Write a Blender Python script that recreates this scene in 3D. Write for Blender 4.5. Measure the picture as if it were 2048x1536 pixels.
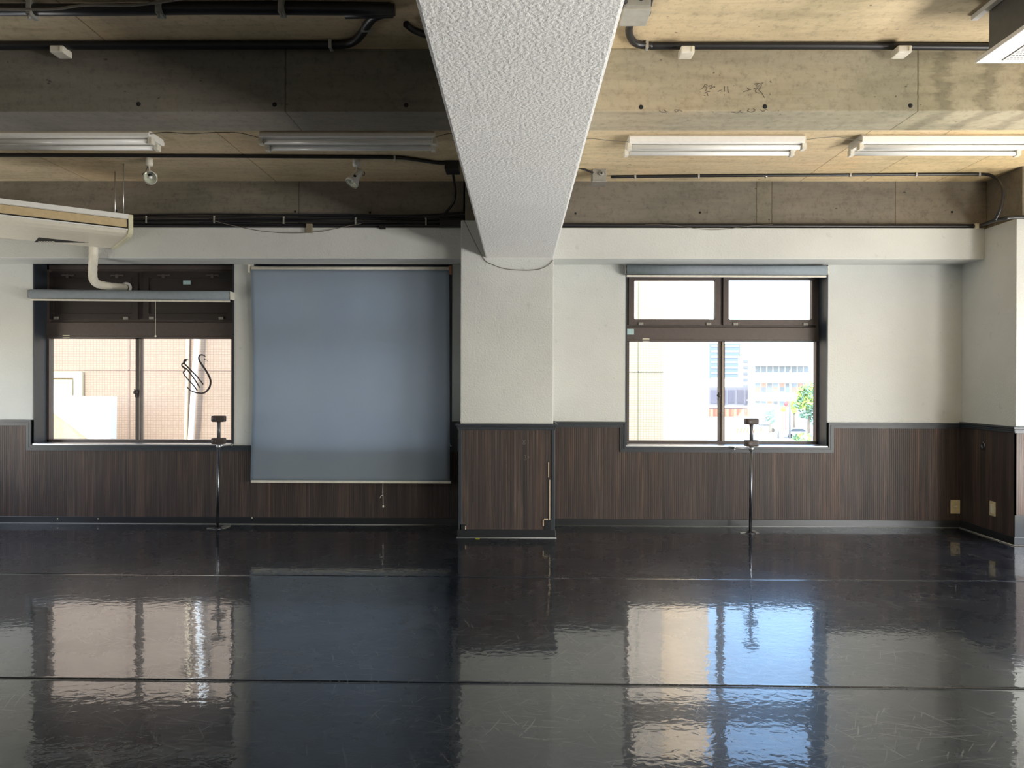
import bpy, bmesh, math, random
from mathutils import Vector, Matrix
random.seed(7)
scene = bpy.context.scene
C = scene.collection
for o in list(bpy.data.objects): bpy.data.objects.remove(o)

# ------------------------------------------------------------------ camera
F = 1500.0
CAM = Vector((0, 0, 1.28))
cd = bpy.data.cameras.new('camera'); cam = bpy.data.objects.new('camera', cd); C.objects.link(cam)
cd.sensor_width = 36; cd.lens = F / 2048 * 36; cd.clip_start = 0.05; cd.clip_end = 2000
RM = Matrix.Rotation(0.0100, 3, 'Z') @ Matrix.Rotation(math.pi/2 - 0.0027, 3, 'X') @ Matrix.Rotation(0.0030, 3, 'Z')
cam.matrix_world = Matrix.Translation(CAM) @ RM.to_4x4()
scene.camera = cam
def ray(px, py): return RM @ Vector(((px-1024)/F, -(py-768)/F, -1))
def P(px, py, d):            # point of the plane y = d seen at this pixel of the photograph
    r = ray(px, py); return CAM + r*(d/r.y)
def PZ(px, py, z):           # the same on a horizontal plane
    r = ray(px, py); return CAM + r*((z-CAM.z)/r.z)

# ------------------------------------------------------------------ sky, sun, daylight, exposure
w = bpy.data.worlds.new('sky'); scene.world = w; w.use_nodes = True
nt = w.node_tree; nt.nodes.clear()
sky = nt.nodes.new('ShaderNodeTexSky'); sky.sky_type = 'NISHITA'; sky.sun_disc = False
sky.sun_elevation = math.radians(46); sky.sun_rotation = math.radians(190); sky.altitude = 50
bg = nt.nodes.new('ShaderNodeBackground'); bg.inputs[1].default_value = 1.0
out = nt.nodes.new('ShaderNodeOutputWorld')
nt.links.new(sky.outputs[0], bg.inputs[0]); nt.links.new(bg.outputs[0], out.inputs[0])
sd = bpy.data.lights.new('sun', 'SUN'); sd.energy = 4.9; sd.angle = 0.009; sd.color = (1, .95, .87)
sun = bpy.data.objects.new('sun', sd); C.objects.link(sun); sun.location = (-5, -20, 25)
sun.rotation_euler = Vector((-0.2, -1.0, 1.1)).to_track_quat('Z', 'Y').to_euler()
def area(name, loc, rot, sx, sy, power, col):
    d = bpy.data.lights.new(name, 'AREA'); d.shape = 'RECTANGLE'; d.size = sx; d.size_y = sy; d.energy = power; d.color = col
    o = bpy.data.objects.new(name, d); C.objects.link(o); o.location = loc; o.rotation_euler = rot; return o
# daylight coming in through the room's other windows, in the right wall (beside and behind the camera)
area('daylight_right_window', (4.78, 2.45, .90), (0, math.radians(90), 0), 1.5, 2.5, 8, (1.0, .98, .94))
area('daylight_right_rear_window', (4.78, -1.4, .70), (0, math.radians(90), 0), 1.1, 3.2, 30, (1.0, .98, .94))
area('daylight_right_side_window', (4.78, 5.05, .85), (0, math.radians(90), 0), 1.4, 1.3, 15, (1.0, .98, .94))
# added uplights in place of light off sunlit ground, tilted up through side-wall openings
area('bounce_fill_right', (4.86, 2.45, .55), (0, math.radians(132), 0), .8, 2.4, 250, (1.0, .95, .87))
area('bounce_fill_right_rear', (4.86, -1.4, .55), (0, math.radians(132), 0), .8, 3.1, 235, (1.0, .95, .87))
area('bounce_fill_right_side', (4.86, 5.05, .55), (0, math.radians(132), 0), .8, 1.2, 66, (1.0, .95, .87))
area('bounce_fill_left', (-5.74, 5.2, .80), (0, math.radians(-132), 0), .7, 1.5, 30, (1.0, .93, .82))  # added lamp in an added left-wall opening, lifts the left ceiling
scene.view_settings.view_transform = 'Standard'; scene.view_settings.look = 'None'
scene.view_settings.gamma = 1; scene.view_settings.exposure = 0.0; scene.view_settings.use_curve_mapping = False

# ------------------------------------------------------------------ materials
class N:
    def __init__(s, name):
        s.m = bpy.data.materials.new(name); s.m.use_nodes = True; s.t = s.m.node_tree
        s.b = s.t.nodes['Principled BSDF']; s.o = s.t.nodes['Material Output']
    def n(s, typ, **k):
        x = s.t.nodes.new('ShaderNode'+typ)
        for a, v in k.items(): setattr(x, a, v)
        return x
    def l(s, a, b): s.t.links.new(a, b)
    def coord(s, scale=(1,1,1), rot=(0,0,0)):
        g = s.n('NewGeometry'); m = s.n('Mapping'); m.inputs['Scale'].default_value = scale; m.inputs['Rotation'].default_value = rot
        s.l(g.outputs['Position'], m.inputs[0]); return m.outputs[0]
    def noise(s, v, scale, detail=3, rough=.55, dist=0):
        x = s.n('TexNoise'); x.inputs['Scale'].default_value = scale; x.inputs['Detail'].default_value = detail
        x.inputs['Roughness'].default_value = rough; x.inputs['Distortion'].default_value = dist; s.l(v, x.inputs['Vector']); return x.outputs[0]
    def ramp(s, f, stops):
        r = s.n('ValToRGB'); e = r.color_ramp.elements
        while len(e) < len(stops): e.new(.5)
        for i, (p, c) in enumerate(stops):
            e[i].position = p; e[i].color = (c, c, c, 1) if isinstance(c, (int, float)) else (*c, 1)
        s.l(f, r.inputs[0]); return r.outputs[0]
    def mix(s, f, a, b, mode='MIX'):
        x = s.n('Mix', data_type='RGBA', blend_type=mode)
        for inp, v in ((x.inputs[0], f), (x.inputs[6], a), (x.inputs[7], b)):
            if isinstance(v, (int, float)): inp.default_value = v
            elif isinstance(v, tuple): inp.default_value = (*v, 1)
            else: s.l(v, inp)
        return x.outputs[2]
    def math(s, op, a, b=0.0, c=None):
        x = s.n('Math', operation=op)
        for i, v in enumerate((a, b) if c is None else (a, b, c)):
            if isinstance(v, (int, float)): x.inputs[i].default_value = v
            else: s.l(v, x.inputs[i])
        return x.outputs[0]
    def sep(s, v):
        x = s.n('SeparateXYZ'); s.l(v, x.inputs[0]); return x.outputs
    def bump(s, h, strength, dist, inp='Normal', prev=None):
        b = s.n('Bump'); b.inputs['Strength'].default_value = strength; b.inputs['Distance'].default_value = dist
        s.l(h, b.inputs['Height'])
        if prev is not None: s.l(prev, b.inputs['Normal'])
        if inp: s.l(b.outputs[0], s.b.inputs[inp])
        return b.outputs[0]
    def set(s, **k):
        for a, v in k.items():
            i = s.b.inputs[a.replace('_', ' ')]
            if isinstance(v, tuple): i.default_value = (*v, 1)
            elif isinstance(v, (int, float)): i.default_value = v
            else: s.l(v, i)
        return s

def plain(name, col, rough=.5, metal=0, vary=.12, scale=30, **k):
    a = N(name); v = a.coord()
    f = a.ramp(a.noise(v, scale, 2), [(.3, 1-vary), (.7, 1+vary*.3)])
    a.set(Base_Color=a.mix(1.0, col, f, 'MULTIPLY'), Roughness=rough, Metallic=metal, **k)
    return a.m

def plaster(name, col, bscale, bdist, dirt=.10, strength=.6):
    a = N(name); v = a.coord()
    big = a.ramp(a.noise(v, 1.1, 4, .6), [(.3, 1-dirt), (.6, 1.0)])
    spot = a.ramp(a.noise(v, 9, 3, .7), [(.28, .90), (.36, 1.0)])
    a.set(Base_Color=a.mix(1.0, a.mix(1.0, col, big, 'MULTIPLY'), spot, 'MULTIPLY'), Roughness=.75)
    a.b.inputs['Specular IOR Level'].default_value = .3
    h = a.math('ADD', a.ramp(a.noise(v, bscale, 3, .55), [(.35, 0.0), (.65, 1.0)]), a.math('MULTIPLY', a.noise(v, bscale*.22, 2), .6))
    a.bump(h, strength, bdist)
    return a.m

def concrete(name, col, joints=(), stains=False, stretch=(1.2, 9, 9)):
    a = N(name); v = a.coord(); x, y, z = a.sep(v)
    grain = a.ramp(a.noise(a.coord(stretch), 1.6, 6, .68, .4), [(.25, .72), (.5, .96), (.78, 1.12)])
    blot = a.ramp(a.noise(v, 1.3, 5, .62), [(.3, (.70, .73, .69)), (.46, (.95, .96, .95)), (.58, (1, .98, .96)), (.75, (1.12, 1.01, .93))])
    fine = a.ramp(a.noise(v, 24, 5, .75), [(.30, .70), (.50, 1.0)])
    pit = a.ramp(a.noise(a.coord((1, 1.6, 1.6)), 19, 2, .5), [(.235, .38), (.262, 1.0)])
    c = a.mix(1.0, col, grain, 'MULTIPLY')
    for q in (blot, fine, pit): c = a.mix(1.0, c, q, 'MULTIPLY')
    wob = a.math('MULTIPLY', a.math('SUBTRACT', a.noise(v, 30, 2), .5), .006)
    hs = None
    for j in joints:
        d = a.math('ABSOLUTE', a.math('ADD', a.math('SUBTRACT', x, j), wob))
        m = a.math('GREATER_THAN', d, .004)
        c = a.mix(a.math('SUBTRACT', 1.0, m), c, a.mix(1.0, c, (.5, .48, .42), 'MULTIPLY'))
        hs = m if hs is None else a.math('MULTIPLY', hs, m)
        # each form board differs a little in tone
        step = a.math('GREATER_THAN', x, j)
        c = a.mix(step, c, a.mix(1.0, c, (.93, .93, .96) if (len(joints)+int(j*10)) % 2 else (1.05, 1.03, .98), 'MULTIPLY'))
    if stains:
        wv = a.math('MULTIPLY', a.math('SUBTRACT', a.noise(a.coord((.6, 1, 4.5)), 3.0, 5, .7), .5), .34)
        for sx, sw, z0 in ((2.17, .035, 2.6), (2.40, .04, 2.72), (2.62, .035, 2.6)):
            d = a.math('ABSOLUTE', a.math('ADD', a.math('SUBTRACT', x, sx), wv))
            m = a.ramp(d, [(sw*.6, .75), (sw*1.5, 0.0)])
            m = a.math('MULTIPLY', m, a.ramp(z, [(0, 1.0), (1, 1.0)]))
            c = a.mix(m, c, a.mix(1.0, c, (.60, .60, .58), 'MULTIPLY'))
    a.set(Base_Color=c, Roughness=.8)
    h = a.math('ADD', a.noise(v, 60, 4, .6), a.math('MULTIPLY', a.noise(v, 6, 3), 1.2))
    b = a.bump(h, .35, .004, inp=None if hs is not None else 'Normal')
    if hs is not None: a.bump(hs, .6, .004, prev=b)
    return a.m

def panelling(name, groove=.0175, depth=.45):
    a = N(name); v = a.coord(); x, y, z = a.sep(v)
    u = a.math('ADD', x, y)
    saw = a.math('FRACT', a.math('DIVIDE', u, groove))
    tri = a.math('ABSOLUTE', a.math('SUBTRACT', saw, .5))            # .5 at the groove
    g = a.ramp(tri, [(.36, 1.0), (.47, 0.0)])
    # each narrow board has its own tone, with grain stretched upwards
    wn = a.n('TexWhiteNoise', noise_dimensions='1D'); a.l(a.math('FLOOR', a.math('DIVIDE', u, groove*5)), wn.inputs['W'])
    grain = a.noise(a.coord((34, 34, 1.0)), 1.5, 4, .6, .5)
    warm = a.noise(a.coord((7, 7, .35)), 1.5, 3, .6)
    c = a.ramp(a.math('ADD', a.math('MULTIPLY', grain, .86), a.math('MULTIPLY', wn.outputs[0], .14)),
               [(.28, (.027, .021, .020)), (.48, (.046, .034, .031)), (.66, (.088, .061, .050)), (.8, (.165, .115, .092))])
    c = a.mix(a.ramp(warm, [(.42, 0.0), (.68, .75)]), c, a.mix(1.0, c, (1.22, 1.06, .95), 'MULTIPLY'))
    c = a.mix(a.ramp(g, [(0, depth), (1, 0.0)]), c, (.015, .011, .010))
    a.set(Base_Color=c, Roughness=.52)
    a.b.inputs['Specular IOR Level'].default_value = .32
    a.bump(g, .55, .002)
    return a.m

def vinyl_floor():
    a = N('black_dance_vinyl'); v = a.coord()
    # fine scuffs: stretched noise turned to several angles
    tot = None
    for i, (ang, sc, lo) in enumerate(((.35, 2.6, .655), (1.9, 2.2, .66), (1.05, 3.0, .66), (2.7, 2.4, .66), (-.12, 3.4, .65))):
        g = a.n('NewGeometry'); m = a.n('Mapping', vector_type='TEXTURE'); m.inputs['Rotation'].default_value = (0, 0, ang)
        m.inputs['Location'].default_value = (i*3.7, i*1.9, 0); m.inputs['Scale'].default_value = (1/1.7, 1/42.0, 1)
        wv = a.n('VectorMath', operation='ADD'); a.l(g.outputs['Position'], wv.inputs[0])
        nz = a.n('TexNoise'); nz.inputs['Scale'].default_value = 1.3; a.l(g.outputs['Position'], nz.inputs['Vector'])
        sc2 = a.n('VectorMath', operation='SCALE'); sc2.inputs['Scale'].default_value = .22; a.l(nz.outputs[1], sc2.inputs[0]); a.l(sc2.outputs[0], wv.inputs[1])
        a.l(wv.outputs[0], m.inputs[0])
        f = a.ramp(a.noise(m.outputs[0], sc, 2, .5), [(lo, 0.0), (lo+.03, 1.0)])
        tot = f if tot is None else a.math('MAXIMUM', tot, f)
    gate = a.ramp(a.noise(v, 1.7, 2), [(.40, .15), (.62, 1.0)])
    tot = a.math('MULTIPLY', tot, gate)
    haze = a.ramp(a.noise(v, 2.2, 5, .65), [(.3, 0.0), (.75, 1.0)])
    speck = a.ramp(a.noise(v, 55, 1), [(.80, 0.0), (.815, 1.0)])
    tot2 = a.math('MAXIMUM', tot, speck)
    c = a.mix(haze, (.004, .007, .014), (.010, .014, .022))
    c = a.mix(a.math('MULTIPLY', tot2, .55), c, (.16, .165, .17))
    a.set(Base_Color=c, Roughness=a.math('ADD', .22, a.math('MULTIPLY', haze, .12)))
    a.b.inputs['IOR'].default_value = 1.5; a.b.inputs['Specular Tint'].default_value = (.45, .68, 1.0, 1)
    a.b.inputs['Specular IOR Level'].default_value = .36
    a.b.inputs['Coat Weight'].default_value = 1.0
    a.b.inputs['Coat IOR'].default_value = 1.46
    a.set(Coat_Roughness=a.math('ADD', .022, a.math('MULTIPLY', tot, .10)))
    rip = a.noise(a.coord((1.0, 1.5, 1)), 3.2, 1, .5, .2)
    rip2 = a.noise(a.coord((1.0, 1.25, 1)), 20.0, 2, .5, .4)
    h = a.math('ADD', a.math('MULTIPLY', rip, .30), a.math('MULTIPLY', rip2, .75))
    b = a.bump(h, 1.0, .00072, inp='Coat Normal')
    a.l(b, a.b.inputs['Normal'])
    return a.m

def tiles(name, col, grout, ox=0.0):
    a = N(name); v = a.coord(); x, y, z = a.sep(v)
    cb = a.n('CombineXYZ'); a.l(a.math('ADD', x, ox), cb.inputs[0]); a.l(z, cb.inputs[1])
    br = a.n('TexBrick'); a.l(cb.outputs[0], br.inputs['Vector'])
    br.offset = 0.0; br.inputs['Scale'].default_value = 1.0; br.inputs['Mortar Size'].default_value = .0042
    br.inputs['Brick Width'].default_value = .046; br.inputs['Row Height'].default_value = .038; br.inputs['Bias'].default_value = 0
    br.inputs['Color1'].default_value = (*col, 1); br.inputs['Color2'].default_value = (col[0]*.88, col[1]*.88, col[2]*.88, 1)
    br.inputs['Mortar'].default_value = (*grout, 1)
    a.set(Base_Color=br.outputs[0], Roughness=.5)
    return a.m

def fabric():
    a = N('blue_grey_blind_cloth'); v = a.coord()
    a.t.nodes.remove(a.b)
    d = a.n('BsdfDiffuse'); t = a.n('BsdfTranslucent'); m = a.n('MixShader')
    weave = a.ramp(a.noise(a.coord((1, 1, 1)), 4, 3), [(.3, (.36, .42, .475)), (.7, (.39, .45, .505))])
    a.l(weave, d.inputs[0]); t.inputs[0].default_value = (.56, .66, .80, 1); m.inputs[0].default_value = .5
    a.l(d.outputs[0], m.inputs[1]); a.l(t.outputs[0], m.inputs[2]); a.l(m.outputs[0], a.o.inputs[0])
    return a.m

def glass():
    a = N('window_glass'); a.t.nodes.remove(a.b)
    tr = a.n('BsdfTransparent'); gl = a.n('BsdfGlossy'); gl.inputs['Roughness'].default_value = .02
    fr = a.n('LayerWeight'); fr.inputs[0].default_value = .25; m = a.n('MixShader')
    dirt = a.n('BsdfDiffuse'); dirt.inputs[0].default_value = (.9, .9, .88, 1); m2 = a.n('MixShader')
    a.l(a.ramp(a.noise(a.coord(), 2.5, 3), [(.3, .01), (.8, .03)]), m2.inputs[0])
    tr.inputs[0].default_value = (.95, .97, .96, 1)
    a.l(a.math('MULTIPLY', fr.outputs[0], .35), m.inputs[0]); a.l(tr.outputs[0], m.inputs[1]); a.l(gl.outputs[0], m.inputs[2])
    a.l(m.outputs[0], m2.inputs[1]); a.l(dirt.outputs[0], m2.inputs[2]); a.l(m2.outputs[0], a.o.inputs[0])
    return a.m

M = {}
M['plaster'] = plaster('white_wall_plaster', (.60, .618, .605), 70, .004, .10, .35)
M['stucco'] = plaster('rough_white_stucco', (.85, .85, .83), 72, .0042, .05, .38)
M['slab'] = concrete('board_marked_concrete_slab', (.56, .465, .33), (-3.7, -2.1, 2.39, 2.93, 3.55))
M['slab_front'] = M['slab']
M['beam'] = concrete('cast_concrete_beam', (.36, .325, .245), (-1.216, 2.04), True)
M['beam_shaded'] = concrete('cast_concrete_beam_shaded', (.205, .187, .150), (-1.216, -3.9))  # beam concrete darkened to paint in the left bay's shade
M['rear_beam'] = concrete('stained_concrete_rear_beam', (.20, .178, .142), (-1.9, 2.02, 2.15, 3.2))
M['panel'] = panelling('grooved_dark_wood_panelling')
M['panel_flat'] = panelling('column_wood_panelling', .012, .30)
M['navy'] = plain('navy_black_gloss_paint', (.026, .033, .043), .45)
M['base'] = plain('black_baseboard_vinyl', (.013, .015, .018), .35)
M['frame'] = plain('dark_bronze_window_frame', (.085, .066, .062), .42)
M['bpanel'] = plain('dark_brown_infill_panel', (.026, .019, .017), .55)
M['silver'] = plain('brushed_aluminium', (.62, .63, .64), .32, .9)
M['chrome'] = plain('steel_post', (.17, .175, .19), .30, 1.0)
M['glass'] = glass()
M['cloth'] = fabric()
M['cream'] = plain('cream_plastic', (.72, .69, .60), .45)
M['acbody'] = plain('aged_white_ac_plastic', (.78, .74, .63), .42, vary=.06)
M['acgrille'] = plain('yellowed_beige_panel', (.60, .46, .26), .5)
M['acside'] = plain('dark_grey_unit_side', (.105, .105, .10), .5)
M['white'] = plain('white_enamel', (.80, .79, .76), .35, vary=.05)
M['tube'] = plain('milky_tube_glass', (.86, .86, .85), .2, vary=.02)
M['black'] = plain('black_conduit', (.012, .012, .015), .4)
M['cable'] = plain('black_cable_sheath', (.018, .018, .022), .38)
M['grey'] = plain('grey_steel_box', (.27, .265, .24), .5)
M['brass'] = plain('brass_coloured_plate', (.62, .53, .32), .42, .15)
M['ivory'] = plain('ivory_socket', (.70, .66, .52), .4)
M['dark'] = plain('dark_hole', (.01, .01, .01), .9)
M['brownblock'] = plain('dark_brown_barre_holder', (.055, .042, .040), .5)
M['sticker'] = plain('pale_blue_sticker', (.42, .60, .62), .5)
M['swan'] = plain('dark_purple_vinyl', (.035, .022, .035), .5)
M['yellow'] = plain('yellow_tape', (.55, .55, .05), .6)
M['pencil'] = plain('pencil_mark', (.12, .105, .085), .8)
M['copper'] = plain('rusty_orange_bracket', (.30, .13, .075), .6)
M['cord'] = plain('off_white_cord', (.75, .72, .65), .7)
M['wire'] = plain('grey_wire', (.16, .145, .12), .6)
M['wood'] = plain('bare_chipped_wood', (.50, .40, .28), .8)
M['bulb'] = N('lamp_reflector').set(Base_Color=(.85, .87, .78), Metallic=.7, Roughness=.22).m
M['floor'] = vinyl_floor()
M['substrate'] = plain('black_substrate', (.008, .008, .009), .9)
M['tile'] = tiles('peach_wall_tile', (.36, .258, .182), (.245, .168, .118))
M['tile2'] = tiles('cream_wall_tile', (.58, .45, .335), (.36, .275, .185))
M['render'] = plain('cream_render', (.88, .66, .44), .8)
M['extwhite'] = plain('white_exterior_paint', (.95, .94, .90), .7, vary=.04)
M['exttan'] = plain('tan_exterior_wall', (.42, .33, .22), .8)

# ------------------------------------------------------------------ mesh helpers
class MB:
    def __init__(s): s.bm = bmesh.new()
    def box(s, a, b, bev=0, M4=None):
        lo = Vector([min(a[i], b[i]) for i in range(3)]); hi = Vector([max(a[i], b[i]) for i in range(3)])
        r = bmesh.ops.create_cube(s.bm, size=1)
        vs = r['verts']
        for v in vs: v.co = Vector([lo[i] + (v.co[i]+.5)*(hi[i]-lo[i]) for i in range(3)])
        if bev:
            es = list({e for v in vs for e in v.link_edges})
            r2 = bmesh.ops.bevel(s.bm, geom=es, offset=bev, segments=2, affect='EDGES', profile=.6)
            vs = list({v for f in r2['faces'] for v in f.verts} | {v for v in vs if v.is_valid})
        if M4 is not None:
            for v in vs: v.co = M4 @ v.co
        return s
    def tube(s, pts, r, seg=10, cap=True, smooth=True):
        pts = [Vector(p) for p in pts]; n = len(pts); rs = r if isinstance(r, (list, tuple)) else [r]*n
        rings = []; up = None
        for i, p in enumerate(pts):
            t = ((pts[min(i+1, n-1)]-pts[i]).normalized() + (pts[i]-pts[max(i-1, 0)]).normalized()).normalized()
            if up is None:
                up = Vector((0, 0, 1)) if abs(t.z) < .9 else Vector((0, 1, 0))
            a = t.cross(up).normalized(); up = a.cross(t).normalized()
            rings.append([s.bm.verts.new(p + (a*math.cos(q) + up*math.sin(q))*rs[i]) for q in [k*2*math.pi/seg for k in range(seg)]])
        for i in range(n-1):
            for k in range(seg):
                f = s.bm.faces.new((rings[i][k], rings[i][(k+1) % seg], rings[i+1][(k+1) % seg], rings[i+1][k])); f.smooth = smooth
        if cap:
            s.bm.faces.new(list(reversed(rings[0]))); s.bm.faces.new(rings[-1])
        return s
    def lathe(s, prof, M4, seg=24):      # prof: (radius, height) pairs about local z
        rings = [[s.bm.verts.new(M4 @ Vector((max(r, 1e-5)*math.cos(k*2*math.pi/seg), max(r, 1e-5)*math.sin(k*2*math.pi/seg), h))) for k in range(seg)] for r, h in prof]
        for i in range(len(rings)-1):
            for k in range(seg):
                f = s.bm.faces.new((rings[i][k], rings[i][(k+1) % seg], rings[i+1][(k+1) % seg], rings[i+1][k])); f.smooth = True
        return s
    def prism(s, poly, off, ):           # closed polygon of 3D points pushed along off
        off = Vector(off); a = [s.bm.verts.new(Vector(p)) for p in poly]; b = [s.bm.verts.new(Vector(p)+off) for p in poly]
        s.bm.faces.new(a); s.bm.faces.new(list(reversed(b))); n = len(a)
        for i in range(n): s.bm.faces.new((a[i], b[i], b[(i+1) % n], a[(i+1) % n]))
        return s
    def gridwall(s, x0, x1, z0, z1, holes, y0, y1):
        xs = sorted({x0, x1, *[h[0] for h in holes], *[h[1] for h in holes]}); zs = sorted({z0, z1, *[h[2] for h in holes], *[h[3] for h in holes]})
        xs = [x for x in xs if x0 <= x <= x1]; zs = [z for z in zs if z0 <= z <= z1]
        def solid(i, j):
            if i < 0 or j < 0 or i >= len(xs)-1 or j >= len(zs)-1: return False
            cx = (xs[i]+xs[i+1])/2; cz = (zs[j]+zs[j+1])/2
            return not any(h[0] < cx < h[1] and h[2] < cz < h[3] for h in holes)
        V = {}
        def v(x, y, z):
            k = (round(x, 5), round(y, 5), round(z, 5))
            if k not in V: V[k] = s.bm.verts.new(k)
            return V[k]
        for i in range(len(xs)-1):
            for j in range(len(zs)-1):
                if not solid(i, j): continue
                a, b, c, d = xs[i], xs[i+1], zs[j], zs[j+1]
                s.bm.faces.new((v(a, y0, c), v(b, y0, c), v(b, y0, d), v(a, y0, d)))
                s.bm.faces.new((v(a, y1, d), v(b, y1, d), v(b, y1, c), v(a, y1, c)))
                if not solid(i-1, j): s.bm.faces.new((v(a, y0, c), v(a, y0, d), v(a, y1, d), v(a, y1, c)))
                if not solid(i+1, j): s.bm.faces.new((v(b, y0, d), v(b, y0, c), v(b, y1, c), v(b, y1, d)))
                if not solid(i, j-1): s.bm.faces.new((v(b, y0, c), v(a, y0, c), v(a, y1, c), v(b, y1, c)))
                if not solid(i, j+1): s.bm.faces.new((v(a, y0, d), v(b, y0, d), v(b, y1, d), v(a, y1, d)))
        return s
    def build(s, name, mat, parent=None, label=None, cat=None, group=None, kind=None):
        bmesh.ops.recalc_face_normals(s.bm, faces=s.bm.faces)
        me = bpy.data.meshes.new(name); s.bm.to_mesh(me); s.bm.free(); me.materials.append(mat)
        o = bpy.data.objects.new(name, me); C.objects.link(o)
        if parent is None:
            me.update()
            cs = [v.co for v in me.vertices]
            c = Vector(((min(v.x for v in cs)+max(v.x for v in cs))/2, (min(v.y for v in cs)+max(v.y for v in cs))/2, min(v.z for v in cs)))
            me.transform(Matrix.Translation(-c)); o.location = c
        else:
            o.parent = parent
            pm = parent.matrix_world if parent.parent is None else None
            base = WORLD[parent.name]
            me.transform(Matrix.Translation(-base))
        WORLD[o.name] = Vector(o.location) if parent is None else WORLD[parent.name]
        tag(o, label, cat, group, kind)
        return o
WORLD = {}
def tag(o, label=None, cat=None, group=None, kind=None):
    for k, v in (('label', label), ('category', cat), ('group', group), ('kind', kind)):
        if v: o[k] = v
    return o
def empty(name, loc, label=None, cat=None, group=None, kind=None):
    o = bpy.data.objects.new(name, None); C.objects.link(o); o.location = loc; o.empty_display_size = .1
    WORLD[o.name] = Vector(loc); return tag(o, label, cat, group, kind)
def struct(mb, name, mat, parent=None, label=None, cat=None):
    return mb.build(name, mat, parent, label, cat, None, 'structure' if parent is None else None)
def smooth_path(pts, n=8):
    pts = [Vector(p) for p in pts]; outp = []
    for i in range(len(pts)-1):
        p0 = pts[max(i-1, 0)]; p1 = pts[i]; p2 = pts[i+1]; p3 = pts[min(i+2, len(pts)-1)]
        for k in range(n):
            t = k/n
            outp.append(.5*((2*p1)+(-p0+p2)*t+(2*p0-5*p1+4*p2-p3)*t*t+(-p0+3*p1-3*p2+p3)*t**3))
    outp.append(pts[-1]); return outp
def rot_to(d, loc):                       # local +z turned to direction d
    return Matrix.Translation(Vector(loc)) @ Vector(d).to_track_quat('Z', 'Y').to_matrix().to_4x4()

# ------------------------------------------------------------------ the room
WY, WB = 6.70, 6.98                       # inner and outer face of the window wall
XL, XR, YR, ZC = -5.6, 4.70, -4.6, 3.00
RX = 3.925                                # side of the right pilaster
def wx(px, py=800): return P(px, py, WY).x
def wz(py, px=1039): return P(px, py, WY).z
sillz = wz(893, 1400); headz = wz(526, 1300)
h1 = (wx(66), wx(468), wz(890, 260), wz(522, 260)); h2 = (wx(508), wx(904), h1[2], wz(524, 700)); h3 = (wx(1251), wx(1655), sillz, wz(528, 1450))
HOLES = [h1, h2, h3]
struct(MB().gridwall(XL-.2, XR+.2, 0, ZC, HOLES, WY, WB), 'wall_back', M['plaster'])
mb = MB()
for a, b, c, d in ((YR, WY, 0, .45), (YR, WY, 1.85, ZC), (YR, 4.35, .45, 1.85), (6.05, WY, .45, 1.85)): mb.box((XL-.2, a, c), (XL, b, d))
struct(mb, 'wall_left', M['plaster'])
# right wall with two long window openings (out of frame), the room's main daylight
mb = MB()
for a, b, c, d in ((YR, WY, 0, .1), (YR, WY, 1.7, ZC), (YR, -3.05, .1, 1.7), (-3.05, .25, 1.3, 1.7), (.25, 1.15, .1, 1.7), (3.75, 4.35, .1, 1.7), (5.75, WY, .1, 1.7)):
    mb.box((XR, a, c), (XR+.2, b, d))
struct(mb, 'wall_right', M['plaster'])
struct(MB().box((XL-.2, YR-.2, 0), (XR+.2, YR, ZC)), 'wall_rear', M['plaster'])
struct(MB().box((XL-.2, YR-.2, ZC), (XR+.2, WB, ZC+.25)), 'ceiling', M['slab'])
struct(MB().box((XL-.2, YR-.2, -.3), (XR+.2, WB, -.006)), 'floor', M['substrate'])

# sheets of black dance vinyl, seams run nearly parallel to the window wall
def seam(pa, pb):
    a = PZ(*pa, 0); b = PZ(*pb, 0); k = (b.y-a.y)/(b.x-a.x); return lambda x: a.y+k*(x-a.x)
s1 = seam((0, 1147), (2048, 1163)); s2 = seam((0, 1356), (2048, 1379))
s3 = lambda x: s2(x)-1.75
s4 = lambda x: s2(x)-3.5
edges = [lambda x: WY-.012, s1, s2, s3, s4, lambda x: YR+.01]
names = ['strip of black dance vinyl along the window wall under the panelling', 'black dance vinyl sheet between the two floor seams, reflecting the windows',
         'nearest black dance vinyl sheet at the bottom of the photo', 'black dance vinyl sheet underneath the camera position', 'black dance vinyl sheet at the rear of the studio']
for i in range(5):
    far, near = edges[i], edges[i+1]
    bm = bmesh.new(); prof = []
    xs = [XL+.01 + (XR-.02-XL)*k/60 for k in range(61)]
    rows = []
    for j, (ef, off, z) in enumerate(((near, .004, -.006), (near, .004, .0012), (near, .009, .0022), (near, .016, .0002), (near, .018, 0.0), (near, .03, 0.0), (far, -.03, 0.0), (far, -.018, 0.0), (far, -.016, .0002), (far, -.009, .0018), (far, -.003, .0008), (far, -.003, -.006))):
        rows.append([bm.verts.new((x, ef(x)+off, z + (.0006*math.sin(x*7+i) if z > .0005 else 0))) for x in xs])
    for j in range(len(rows)-1):
        for k in range(60):
            f = bm.faces.new((rows[j][k], rows[j][k+1], rows[j+1][k+1], rows[j+1][k])); f.smooth = True
    m = MB(); m.bm.free(); m.bm = bm
    m.build('vinyl_floor_sheet', M['floor'], None, names[i], 'floor covering', 'sheets of black dance vinyl')

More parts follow.
